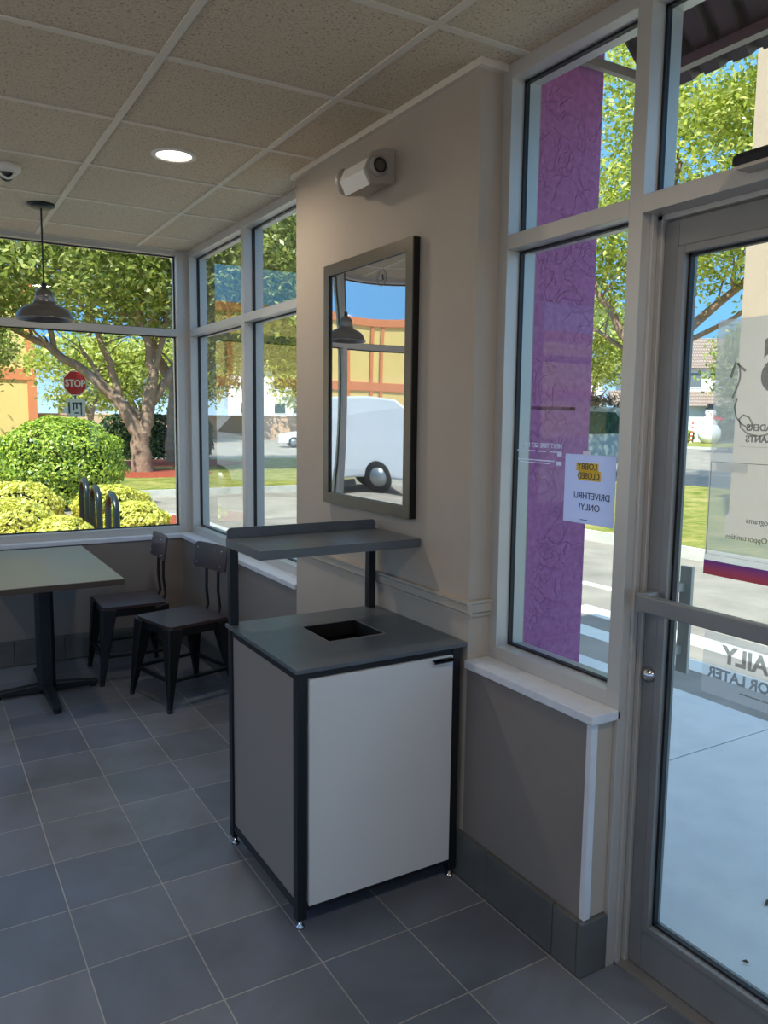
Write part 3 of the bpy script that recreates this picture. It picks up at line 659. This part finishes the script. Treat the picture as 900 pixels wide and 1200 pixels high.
# ------------------------------------------------------------------ plants
def leaf_mesh(name, pts, size, m, parent=None, seed=1, nrm=None, aspect=.5, kind=None):
    """one small folded leaf (four triangles' worth, rhombic) at every point"""
    rs = np.random.RandomState(seed); n = len(pts); P = np.asarray(pts, float)
    a = rs.normal(size=(n,3)); 
    if nrm is not None: nn = nrm+rs.normal(scale=.55, size=(n,3))
    else: nn = rs.normal(size=(n,3)); nn[:,2] = np.abs(nn[:,2])+.3
    nn /= np.linalg.norm(nn,axis=1)[:,None]; t = np.cross(nn,a); t /= np.linalg.norm(t,axis=1)[:,None]; b = np.cross(nn,t)
    s = size*rs.uniform(.6,1.25,size=(n,1))
    v = np.empty((n,4,3)); v[:,0] = P-t*s; v[:,1] = P+b*s*aspect+nn*s*.12; v[:,2] = P+t*s; v[:,3] = P-b*s*aspect+nn*s*.12
    me = bpy.data.meshes.new(name); me.vertices.add(n*4); me.vertices.foreach_set('co', v.ravel())
    me.loops.add(n*4); me.loops.foreach_set('vertex_index', np.arange(n*4)); me.polygons.add(n)
    me.polygons.foreach_set('loop_start', np.arange(0,n*4,4)); me.update(calc_edges=True); me.validate()
    me.materials.append(m); o = bpy.data.objects.new(name, me); COL.objects.link(o)
    if parent: o.parent = parent
    if kind: o['kind'] = kind
    return o
def clusters(rs, blobs, ncl, nper, rc, shell=.35):
    out = []
    V = np.array([b[3]*b[4]*b[5] for b in blobs]); V = V/V.sum()
    for b, w_ in zip(blobs, V):
        k = max(1, int(ncl*w_)); d = rs.normal(size=(k,3)); d /= np.linalg.norm(d,axis=1)[:,None]
        r = rs.uniform(shell,1,size=(k,1))**.5; c = np.array(b[:3])+d*r*np.array(b[3:])
        for q in c: out.append(q+rs.normal(scale=rc*rs.uniform(.7,1.2), size=(nper,3))*np.array([1,1,.7]))
    return np.concatenate(out)
def branch_path(p0, p1, bend, n=7, seed=0):
    rs = random.Random(seed); p0 = Vector(p0); p1 = Vector(p1); o = []
    for i in range(n+1):
        t = i/n; p = p0.lerp(p1,t)+Vector(bend)*sin(pi*t); 
        if 0 < i < n: p += Vector((rs.uniform(-1,1),rs.uniform(-1,1),rs.uniform(-1,1)))*.04*(p1-p0).length*.5
        o.append(p)
    return o
def tree(name, base, label, limbs, blobs, ncl, nper, rc, leaf, lsz, seed, group=None, cat='tree'):
    o = empty(name, base, label=label, cat=cat, group=group); bx, by, bz = base
    tr = MB()
    for i, (p0, p1, r0, r1, bend) in enumerate(limbs):
        path = branch_path(p0, p1, bend, 8, seed+i); tr.tube(path, [r0+(r1-r0)*t/8 for t in range(9)], 12)
        # twigs at the end
        rs = random.Random(seed*31+i)
        if r1 < .12:
            for k in range(5):
                q = path[rs.randint(4,8)]; e = q+Vector((rs.uniform(-1.4,1.4),rs.uniform(-1,1),rs.uniform(.1,1.4)))
                tr.tube(branch_path(q, e, (0,0,.1), 4, seed+k), [r1*.6,r1*.5,r1*.4,r1*.3,r1*.15], 6)
    tr.build('trunk', M['bark'], o)
    rs = np.random.RandomState(seed)
    leaf_mesh('foliage', clusters(rs, blobs, ncl, nper, rc), lsz, leaf, o, seed)
    return o
# big spreading tree seen through the far window (local coords from its base)
tree('shade_tree', (5.35,21.7,0), 'big spreading shade tree with forked pinkish-grey trunk outside the far window',
  [((0,0,-.1),(-.05,0,1.1),.30,.24,(0,0,0)), ((-.05,0,1.0),(-.55,.2,2.0),.2,.16,(0,0,0)), ((-.55,.2,1.95),(-3.2,1.3,3.9),.15,.07,(.1,0,.15)),
   ((.05,0,1.0),(.35,.1,2.6),.2,.15,(0,0,0)), ((.35,.1,2.5),(-.1,.3,4.6),.13,.06,(.1,0,0)), ((.3,.1,1.9),(1.5,.4,4.2),.13,.06,(.1,0,-.1)),
   ((-.5,.2,1.95),(-1.6,.6,4.8),.11,.05,(.2,0,0)), ((.4,.1,2.5),(1.1,.2,5.6),.1,.04,(0,0,0)), ((-2.0,.9,3.3),(-2.4,1,5.6),.08,.04,(0,0,0)), ((0,.1,1.5),(-1.4,.5,3.3),.09,.04,(0,0,-.2))],
  [(-1.5,.3,5.6,4.2,2.6,1.7),(2.4,.3,5.6,3.6,2.4,1.9),(-4.6,1.4,5.1,2.6,2.2,1.9),(4.8,-.3,5.4,2.4,2.2,2.2),(.2,.3,7.6,4.6,2.6,1.5),(-3.9,1.8,3.2,1.2,1.0,.75),(4.3,0,3.8,1.6,1.2,.9)],
  620, 85, .42, M['leaf'], .10, 11)
tree('shade_tree', (7.6,26.2,0), 'darker thick-trunked tree just behind the forked shade tree',
  [((0,0,-.1),(.1,0,2.6),.42,.3,(0,0,0)), ((.1,0,2.4),(1.5,.3,5.2),.2,.08,(0,0,0)), ((0,0,2.4),(-1.2,.4,5.2),.2,.08,(0,0,0)), ((.1,0,1.8),(1.1,0,3.4),.14,.08,(0,0,0))],
  [(0,1,6.6,5,2.5,2.2),(3.5,.5,5,2.6,2,1.6),(7,1.5,6.2,3.2,2.4,2.4)], 330, 80, .5, M['leaf'], .12, 23)
# trees further off across the road, left side
for i, (x, y, hh, lb) in enumerate(((9.2,49.8,4.6,'bright green tree behind the stop sign across the lane'),(18,56,5.4,'pale trunked tree by the tan boundary wall'),(24.5,52,5.0,'tree with thin leaning trunks near the tan wall, right of the others'),(2.5,58,6,'tree standing beside the yellow building'),(31,47,6.4,'tall leafy tree above the white car'),(12.6,51.5,4.8,'green tree between the stop sign and the forked trunk, across the lane'))):
    tree('roadside_tree', (x,y,0), lb, [((0,0,-.1),(.2,0,2.2),.2,.15,(0,0,0)),((.2,0,2),(1.4,0,4.8),.12,.06,(0,0,0)),((0,0,1.6),(-1.3,.2,4.6),.12,.06,(0,0,0))],
      [(0,0,hh-.8,2.9,2.4,1.9),(-1.2,.4,hh+.6,2.2,2,1.6),(1.6,0,hh+.3,2.2,2,1.8)], 110, 65, .55, M['leafR'] if i in (0,2,5,6) else M['leaf'], .17, 40+i, 'trees along the far road')
# tree behind the door glass
tree('street_tree', (15.1,13.2,0), 'sunlit yellow-green street tree towering over the lawn strip beyond the door',
  [((0,0,-.1),(.1,0,3.0),.26,.2,(0,0,0)), ((.1,0,2.8),(1.6,-2.4,5.4),.14,.05,(0,0,.1)), ((.1,0,2.8),(-1.2,1.2,5.6),.13,.05,(0,0,0)), ((.1,0,3.0),(.4,-.4,7.5),.15,.06,(0,0,0)), ((.3,-.4,3.3),(.3,-3.6,4.5),.07,.03,(0,0,-.1)), ((0,0,3.0),(-.6,2,4.2),.07,.03,(0,0,0))],
  [(0,-1,6.6,2.6,3.2,2.2),(.6,-3.4,6.9,2.2,2.0,1.9),(-.4,1.6,6.4,2.0,2.0,2.0),(.3,-1.6,9.4,2.8,3.6,1.8),(.6,-4.6,8.8,2,2,1.8),(-.2,1.0,4.6,.9,1.0,.6),(.2,-2.6,5.1,1.2,1.5,.6)],
  480, 85, .36, M['leafR'], .078, 5)
tree('street_tree', (25.6,25.2,0), 'small bright green tree left of the street tree, beyond the silver truck',
  [((0,0,-.1),(0,0,2.4),.14,.1,(0,0,0)), ((0,0,2.2),(.8,.3,4.6),.08,.03,(0,0,0))], [(0,0,5.0,1.9,1.7,1.9)], 130, 80, .34, M['leafR'], .1, 66)
tree('street_tree', (40,27,0), 'leafy green tree beside the house with the brown tile roof', [((0,0,-.1),(0,0,3),.2,.12,(0,0,0))], [(0,0,4.6,2.2,2,2.6)], 110, 60, .5, M['leaf'], .16, 67)
def shrub(name, c, r, m, n, sz, label, group=None, seed=1, boxy=2.6, cat='shrub'):
    o = empty(name, (c[0],c[1],c[2]), label=label, cat=cat, group=group); rs = np.random.RandomState(seed)
    d = rs.normal(size=(n,3)); d /= np.linalg.norm(d,axis=1)[:,None]; d[:,2] = np.where(d[:,2] < -.75, -d[:,2], d[:,2])
    k = (np.abs(d)**boxy).sum(1)**(-1/boxy); lump = 1+.05*np.sin(d[:,0]*9+seed)*np.cos(d[:,1]*8)+.04*np.sin(d[:,2]*11+seed)
    P = d*k[:,None]*np.array(r)*lump[:,None]*rs.uniform(.86,1.03,size=(n,1)); P[:,2] += r[2]*.95
    P = P[P[:,2] > .0]
    leaf_mesh('foliage', P, sz, m, o, seed, nrm=(P-np.array([0,0,r[2]*.6]))/np.array(r), aspect=.6)
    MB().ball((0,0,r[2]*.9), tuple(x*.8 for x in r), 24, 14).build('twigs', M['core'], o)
    return o
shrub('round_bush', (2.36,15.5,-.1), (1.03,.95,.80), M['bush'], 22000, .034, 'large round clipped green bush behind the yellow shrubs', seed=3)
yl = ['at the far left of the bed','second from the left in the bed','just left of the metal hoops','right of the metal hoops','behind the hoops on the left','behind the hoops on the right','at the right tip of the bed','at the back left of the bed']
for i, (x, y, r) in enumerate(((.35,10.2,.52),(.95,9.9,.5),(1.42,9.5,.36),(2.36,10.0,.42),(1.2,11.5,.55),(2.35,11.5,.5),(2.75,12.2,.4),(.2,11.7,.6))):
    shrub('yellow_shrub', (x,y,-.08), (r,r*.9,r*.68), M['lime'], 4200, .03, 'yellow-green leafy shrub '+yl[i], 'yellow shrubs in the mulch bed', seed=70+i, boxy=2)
hp = [ (6.7,30.6),(8.0,30.2),(9.3,29.8)]
for i, (x, y) in enumerate(hp):
    shrub('dark_hedge', (x,y,-.1), (.66,.6,.85), M['dkhedge'], 2500, .07, 'dark clipped hedge block %s behind the trees' % ['on the left','in the middle','on the right'][i], 'dark hedge blocks', seed=90+i, boxy=4, cat='hedge')
shrub('front_hedge', (51.2,41.0,0), (1.3,.6,.5), M['bush'], 3500, .12, 'low green hedge behind the snowman in front of the house', seed=97, boxy=4, cat='hedge')
shrub('front_hedge', (55.3,40.0,0), (1.1,1.0,1.5), M['dkhedge'], 3000, .12, 'tall dark shrub beside the porch of the house', seed=98, boxy=2, cat='hedge')

# bike hoops
for i, (y, lb) in enumerate(((8.62,'nearest'),(9.62,'middle'),(10.78,'farthest'))):
    o = MB(); H0 = .70; pts = [(0,0,-.12)]+[(0,0,H0-.2)]+[(0,.21-.21*cos(a),H0-.2+.2*sin(a)) for a in [pi*k/10 for k in range(11)]]+[(0,.42,-.12)]
    o = o.tube(pts, .036, 14).build('bike_hoop', M['hoop']); o.location = ((1.84,1.86,1.94)[i], y, 0)
    tag(o, 'dark metal bike hoop, %s of the three in the shrub bed' % lb, 'bike rack', 'bike hoops')
# stop sign
ss = empty('stop_sign', (4.37,25.7,0), radians(18), label='red octagonal stop sign on a post behind the big bush', cat='road sign')
MB().box(-.03,.03,0,.05,-.05,2.9).build('post', M['galv'], ss)
oct_ = [(.38*cos(radians(22.5+45*k))/cos(radians(22.5))*.97, 2.52+.38*sin(radians(22.5+45*k))/cos(radians(22.5))*.97) for k in range(8)]
pl = MB().prism(oct_, 1, -.006, -.001).build('octagon_plate', M['signwhite'], ss)
MB().prism([(x*.94, 2.52+(z-2.52)*.94) for x, z in oct_], 1, -.009, -.006).build('red_face', M['red'], pl)
text('STOP', .29, (0,-.010,2.42), M['signwhite'], pl, rot=Matrix(((1,0,0),(0,0,-1),(0,1,0))), align='CENTER', bold=.008, width=.92)
lp = MB().box(-.3,.3,-.006,-.001,1.5,2.05).build('lower_plate', M['signwhite'], ss)
b = MB()
for x0, x1, z0, z1 in ((-.24,-.19,1.6,1.95),(-.12,.1,1.9,1.94),(-.1,-.05,1.7,1.9),(0,.05,1.75,1.92),(.12,.2,1.85,1.95),(.15,.19,1.55,1.85),(-.05,.1,1.6,1.64)): b.box(x0,x1,-.009,-.006,z0,z1)
b.build('black_marks', M['ink'], lp)

# ------------------------------------------------------------------ vehicles
def car(loc, rz, label, paint, prof, glass, width=1.75, L=4.5, wheels=(.85,3.5), wr=.32, cat='car', name='parked_car'):
    o = empty(name, loc, rz, label=label, cat=cat); w2_ = width/2
    n_ = len(prof); vs = []; sect = []
    for yy, ins in ((-w2_, 0), (w2_, 0)):
        for (x, z) in prof:
            t = max(0, z-.95); sg = 1 if yy > 0 else -1; vs.append((x, yy-sg*t*.28, z))
    fs = [(i,(i+1)%n_,n_+(i+1)%n_,n_+i) for i in range(n_)]+[tuple(range(n_))[::-1], tuple(range(n_,2*n_))]
    MB().add(vs, fs).build('body', paint, o, .05)
    for sg in (-1, 1):
        for poly in glass:
            vs = []
            for (x, z) in poly: vs.append((x, sg*(w2_-max(0,z-.95)*.28+.006), z))
            for (x, z) in poly: vs.append((x, sg*(w2_-max(0,z-.95)*.28-.03), z))
            k = len(poly); MB().add(vs, [tuple(range(k)), tuple(range(k,2*k))[::-1]]+[(i,(i+1)%k,k+(i+1)%k,k+i) for i in range(k)]).build('side_window', M['carglass'], o)
        for x in wheels:
            wh = MB().lathe([(0,-.11),(wr*.9,-.11),(wr,-.08),(wr,.08),(wr*.9,.11),(0,.11)], (x, sg*(w2_-.1), wr), 24, 'y').build('wheel', M['tyre'], o)
            MB().lathe([(0,.115*sg),(wr*.6,.115*sg),(wr*.6,.10*sg)], (x, sg*(w2_-.1), wr), 20, 'y').build('hubcap', M['hub'], wh)
    return o
sedan = [(0,.25),(.0,.62),(.15,.78),(1.15,.92),(1.85,1.38),(2.4,1.45),(3.2,1.42),(3.95,1.02),(4.45,.95),(4.5,.6),(4.48,.25)]
sgl = [[(1.35,.95),(1.95,1.33),(2.45,1.38),(2.5,.95)],[(2.56,.95),(2.52,1.38),(3.15,1.35),(3.6,.98)]]
suv = [(0,.3),(0,.9),(.1,1.0),(.25,1.55),(.6,1.68),(2.6,1.68),(3.3,1.12),(4.3,1.0),(4.45,.8),(4.45,.3)]
sgl2 = [[(.35,1.08),(.45,1.55),(1.2,1.6),(1.25,1.08)],[(1.32,1.08),(1.28,1.6),(2.2,1.6),(2.25,1.08)],[(2.32,1.08),(2.27,1.6),(2.55,1.6),(3.05,1.12)]]
G0 = G
car((-1.55,27.6,G0), radians(-6), 'dark car parked behind the round bush at the left edge', M['cardark'], [(x,z*.93) for x,z in suv], [[(x,z*.93) for x,z in g_] for g_ in sgl2], name='parked_car')
car((18.3,42.6,G0), radians(-20), 'white car parked along the tan wall beside the column', M['carwhite'], sedan, sgl)
tk = car((17.2,20.3,G0), radians(-38), 'silver work truck piled with dry fronds beyond the purple pillar', M['silver'], [(0,.4),(0,1.25),(2.0,1.3),(2.05,2.1),(2.4,2.2),(3.2,2.15),(3.75,1.35),(4.8,1.2),(4.9,.9),(4.9,.4)], [[(2.2,1.3),(2.25,2.02),(3.1,2.0),(3.55,1.35)]], 1.9, 4.9, (1.0,3.9), .4, 'truck', 'work_truck')
fd = empty('frond_pile', (18.9,19.0,2.02), label='heap of dry brown fronds lying on the roof of the silver truck', cat='debris')
rs = np.random.RandomState(5); leaf_mesh('fronds', rs.normal(size=(900,3))*np.array([.7,.5,.11])+np.array([0,0,.16]), .16, M['dead'], fd, 5, aspect=.15)
van = [(0,.35),(0,1.75),(.06,1.98),(.3,2.12),(1.2,2.18),(4.3,2.14),(5.0,1.4),(5.7,1.2),(5.8,.9),(5.8,.35)]
car((-6.9,15.2,G0), radians(21), 'white delivery van parked left of the building, seen in the glossy frame', M['carwhite'], van, [[(4.15,1.35),(4.1,1.85),(4.3,1.9),(4.75,1.4)]], 1.95, 5.8, (1.0,4.8), .36, 'van', 'delivery_van')

# ------------------------------------------------------------------ buildings
yb_ = empty('yellow_building', (0,64,0), label='yellow building with orange bands and an orange corner pier beyond the lane', cat='building')
MB().box(-70,8.1,0,14,G,10.3).build('walls', M['yellow'], yb_)
b = MB()
for x in (7.55,): b.box(x,x+.62,-.12,0,G,10.3)
for x in (-34.4,-36.0,-30.6,-42,-48,-20,-12,-4,2): b.box(x,x+.5,-.12,0,G,10.3)
b.box(-70,8.17,-.14,0,4.1,4.9)
b.build('orange_bands', M['orange'], yb_)
MB().box(-70.2,8.3,-.2,14.2,10.3,11.0).build('cornice', M['orange'], yb_)
tw = empty('boundary_wall', (0,0,0), label='long tan boundary wall across the far road', cat='wall')
MB().beam((8.2,66.4,.72),(46,42.8,.72), .25, None, 1.75).build('wall_panel', M['tan'], tw)
MB().beam((8.2,66.4,1.64),(46,42.8,1.64), .35, None, .1).build('coping', M['tan'], tw)
ub = empty('utility_shed', (12,66,0), label='low white shed behind the boundary wall under the stop sign', cat='building')
MB().box(-1.5,1.9,1.2,4,G,2.3).build('walls', M['white_st'], ub); MB().box(-1.7,2.1,1.0,4.2,2.3,2.45).build('roof', M['white_st'], ub)
ap = empty('apartment_house', (30.5,70.5,0), radians(-31), label='white apartment house with dark windows behind the tan wall', cat='building')
MB().box(-5,8,0,9,G,6.2).build('walls', M['white_st'], ap)
for i, x in enumerate((-3.8,-.6,1.2,3.8,5.8)):
    for z in (1.9,4.2):
        f = MB().box(x,x+1.2,-.06,.02,z,z+1.1).build('window_frame', M['signwhite'], ap); MB().box(x+.08,x+1.12,-.08,-.05,z+.08,z+1.02).build('pane', M['carglass'], f)
MB().add([(-5.5,-.6,6.2),(8.5,-.6,6.2),(8.5,9.6,6.2),(-5.5,9.6,6.2),(-1.5,4.5,7.8),(4.5,4.5,7.8)], [(0,1,5,4),(1,2,5),(2,3,4,5),(3,0,4),(0,3,2,1)]).build('roof', M['roof'], ap)
def house(name, loc, rz, label, w, h1, h2, group):
    o = empty(name, loc, rz, label=label, cat='house', group=group)
    MB().box(-w/2,w/2,0,9,G,h2).build('walls', M['white_st'], o)
    MB().box(-w/2-1.5,w/2-2.0,-2.5,0,G,h1).build('porch_walls', M['white_st'], o)
    MB().add([(-w/2-.6,-.6,h2),(w/2+.6,-.6,h2),(w/2+.6,9.6,h2),(-w/2-.6,9.6,h2),(-w/2+4,4.5,h2+2.9),(w/2-4,4.5,h2+2.9)], [(0,1,5,4),(1,2,5),(2,3,4,5),(3,0,4),(0,3,2,1)]).build('roof', M['roof'], o)
    MB().add([(-w/2-2,-3.2,h1),(w/2-1.6,-3.2,h1),(w/2-1.6,-.02,h1+1.3),(-w/2-2,-.02,h1+1.3),(-w/2-2,-.02,h1),(w/2-1.6,-.02,h1)], [(0,1,2,3),(0,3,4),(1,5,2),(0,4,5,1),(3,2,5,4)]).build('lower_roof', M['roof'], o)
    for x in (-w/2+1.2,-w/2+4.2,1.0,w/2-2.4):
        f = MB().box(x,x+1.4,-.06,.02,h1+1.55,h1+2.9).build('window_frame', M['signwhite'], o); MB().box(x+.1,x+1.3,-.08,-.05,h1+1.65,h1+2.8).build('pane', M['galv'], f)
    f = MB().box(-w/2+.5,-w/2+3.6,-2.56,-2.48,.2,2.1).build('garage_door', M['signwhite'], o)
    f = MB().box(w/2-5.4,w/2-4.0,-2.56,-2.48,.9,2.1).build('window_frame', M['signwhite'], o); MB().box(w/2-5.3,w/2-4.1,-2.6,-2.55,1.0,2.0).build('pane', M['galv'], f)
    return o
house('house', (58.6,42.5,0), radians(-38), 'white two storey house with brown tile roof seen through the door', 15, 2.9, 6.1, 'houses across the road')
house('house', (43.0,49.6,0), radians(-40), 'white two storey house seen between the purple pillar and the mullion', 12, 2.9, 5.8, 'houses across the road')
# snowman and candy cane
sn_ = empty('inflatable_snowman', (52.3,39.1,0), radians(-50), label='white inflatable snowman with red scarf on the front lawn of the house', cat='decoration')
MB().ball((0,0,.75),.85).ball((0,0,1.65),.58).ball((0,0,2.3),.4).build('body', M['snow'], sn_)
MB().lathe([(.0,1.98),(.42,1.98),(.44,2.08),(.0,2.1)], n=20).build('scarf', M['red'], sn_)
MB().beam((.2,-.4,1.95),(.9,-.45,1.85),.2).build('scarf_tail', M['red'], sn_)
MB().lathe([(0,2.62),(.42,2.62),(.42,2.67),(.26,2.68),(.26,3.0),(0,3.0)], n=20).build('hat', M['cardark'], sn_)
MB().lathe([(.05,0),(0,-.35)], (0,-.38,2.3), 10, 'y').build('nose', M['orange'], sn_)
for sx in (-.14,.14): MB().ball((sx,-.36,2.42),.05,8,6).build('eye', M['cardark'], sn_)
t_ = NT('candy_stripes'); v_ = t_.coords(); w_ = t_.add('ShaderNodeTexWave', Scale=1.2); w_.bands_direction = 'DIAGONAL'; t_.link(v_, w_.inputs['Vector'])
t_.link(t_.ramp(w_.outputs['Fac'], [(.45, lin((240,236,226))), (.55, lin((200,60,50)))]), t_.b.inputs['Base Color'])
cc = MB().tube([(0,0,0),(.5,.3,1.3),(.6,.36,1.6),(.8,.5,1.68),(.95,.6,1.5)], .07, 10).build('candy_cane', t_.m); cc.location = (50.7,39.5,0)
tag(cc, 'striped red and white candy cane leaning left of the snowman', 'decoration')

# fallen leaves on the sidewalk
lv = [(2.35,1.42,'largest dry curled leaf'),(2.62,1.50,'dry brown leaf just beyond the largest'),(2.22,1.0,'dry leaf near the right edge'),(2.75,1.2,'tiny leaf further out'),(2.02,1.28,'small leaf close to the door'),(1.98,1.05,'small leaf nearest the lower right'),(3.0,1.55,'small speck of leaf farther up')]
for i, (x, y, lb) in enumerate(lv):
    s__ = [.03,.018,.018,.01,.012,.012,.01][i]
    o = MB().add([(-s__,0,.002),(0,s__*.4,.008),(s__,0,.003),(0,-s__*.4,.006),(0,0,.001)], [(0,4,1),(1,4,2),(2,4,3),(3,4,0)]).build('dry_leaf', M['leafdry'])
    o.location = (x,y,-.018); o.rotation_euler.z = i*1.3
    tag(o, lb+' on the pale sidewalk', 'leaf', 'fallen leaves on the sidewalk')

# ------------------------------------------------------------------ light
wd = bpy.data.worlds.new('sky'); S.world = wd; wd.use_nodes = True; nt = wd.node_tree
tc = nt.nodes.new('ShaderNodeTexCoord'); sp = nt.nodes.new('ShaderNodeSeparateXYZ'); nt.links.new(tc.outputs['Generated'], sp.inputs[0])
rp = nt.nodes.new('ShaderNodeValToRGB'); e = rp.color_ramp.elements
e[0].position = 0; e[0].color = (.50,.66,.86,1); e[1].position = .9; e[1].color = (.46,.56,.76,1)
n_ = e.new(.09); n_.color = (.16,.39,.74,1)
n_ = e.new(.42); n_.color = (.16,.39,.74,1)
nt.links.new(sp.outputs['Z'], rp.inputs[0]); bg = nt.nodes['Background']; nt.links.new(rp.outputs[0], bg.inputs[0]); bg.inputs[1].default_value = 1.9
sun = bpy.data.lights.new('sun', 'SUN'); sun.energy = 8.5; sun.angle = radians(.6); sun.color = (1,.94,.84)
so = bpy.data.objects.new('sun', sun); COL.objects.link(so); so.rotation_euler = Vector((.54,.40,-.80)).to_track_quat('-Z','Y').to_euler()

# ------------------------------------------------------------------ camera
f_, a_, p_, r_ = 922.99, .54001, .11747, .012192
F = Vector((sin(a_)*cos(p_), cos(a_)*cos(p_), -sin(p_))); rt = Vector((cos(a_), -sin(a_), 0)); up = rt.cross(F)
R = cos(r_)*rt+sin(r_)*up; U = -sin(r_)*rt+cos(r_)*up
cd = bpy.data.cameras.new('camera'); cd.sensor_fit = 'VERTICAL'; cd.sensor_height = 24; cd.lens = f_/1200*24; cd.clip_start = .02; cd.clip_end = 400
co = bpy.data.objects.new('camera', cd); COL.objects.link(co)
co.matrix_world = Matrix(((R.x,U.x,-F.x,0),(R.y,U.y,-F.y,0),(R.z,U.z,-F.z,1.55),(0,0,0,1)))
S.camera = co
S.view_settings.view_transform = 'Standard'; S.view_settings.look = 'None'; S.view_settings.gamma = 1; S.view_settings.use_curve_mapping = False
S.view_settings.exposure = .2
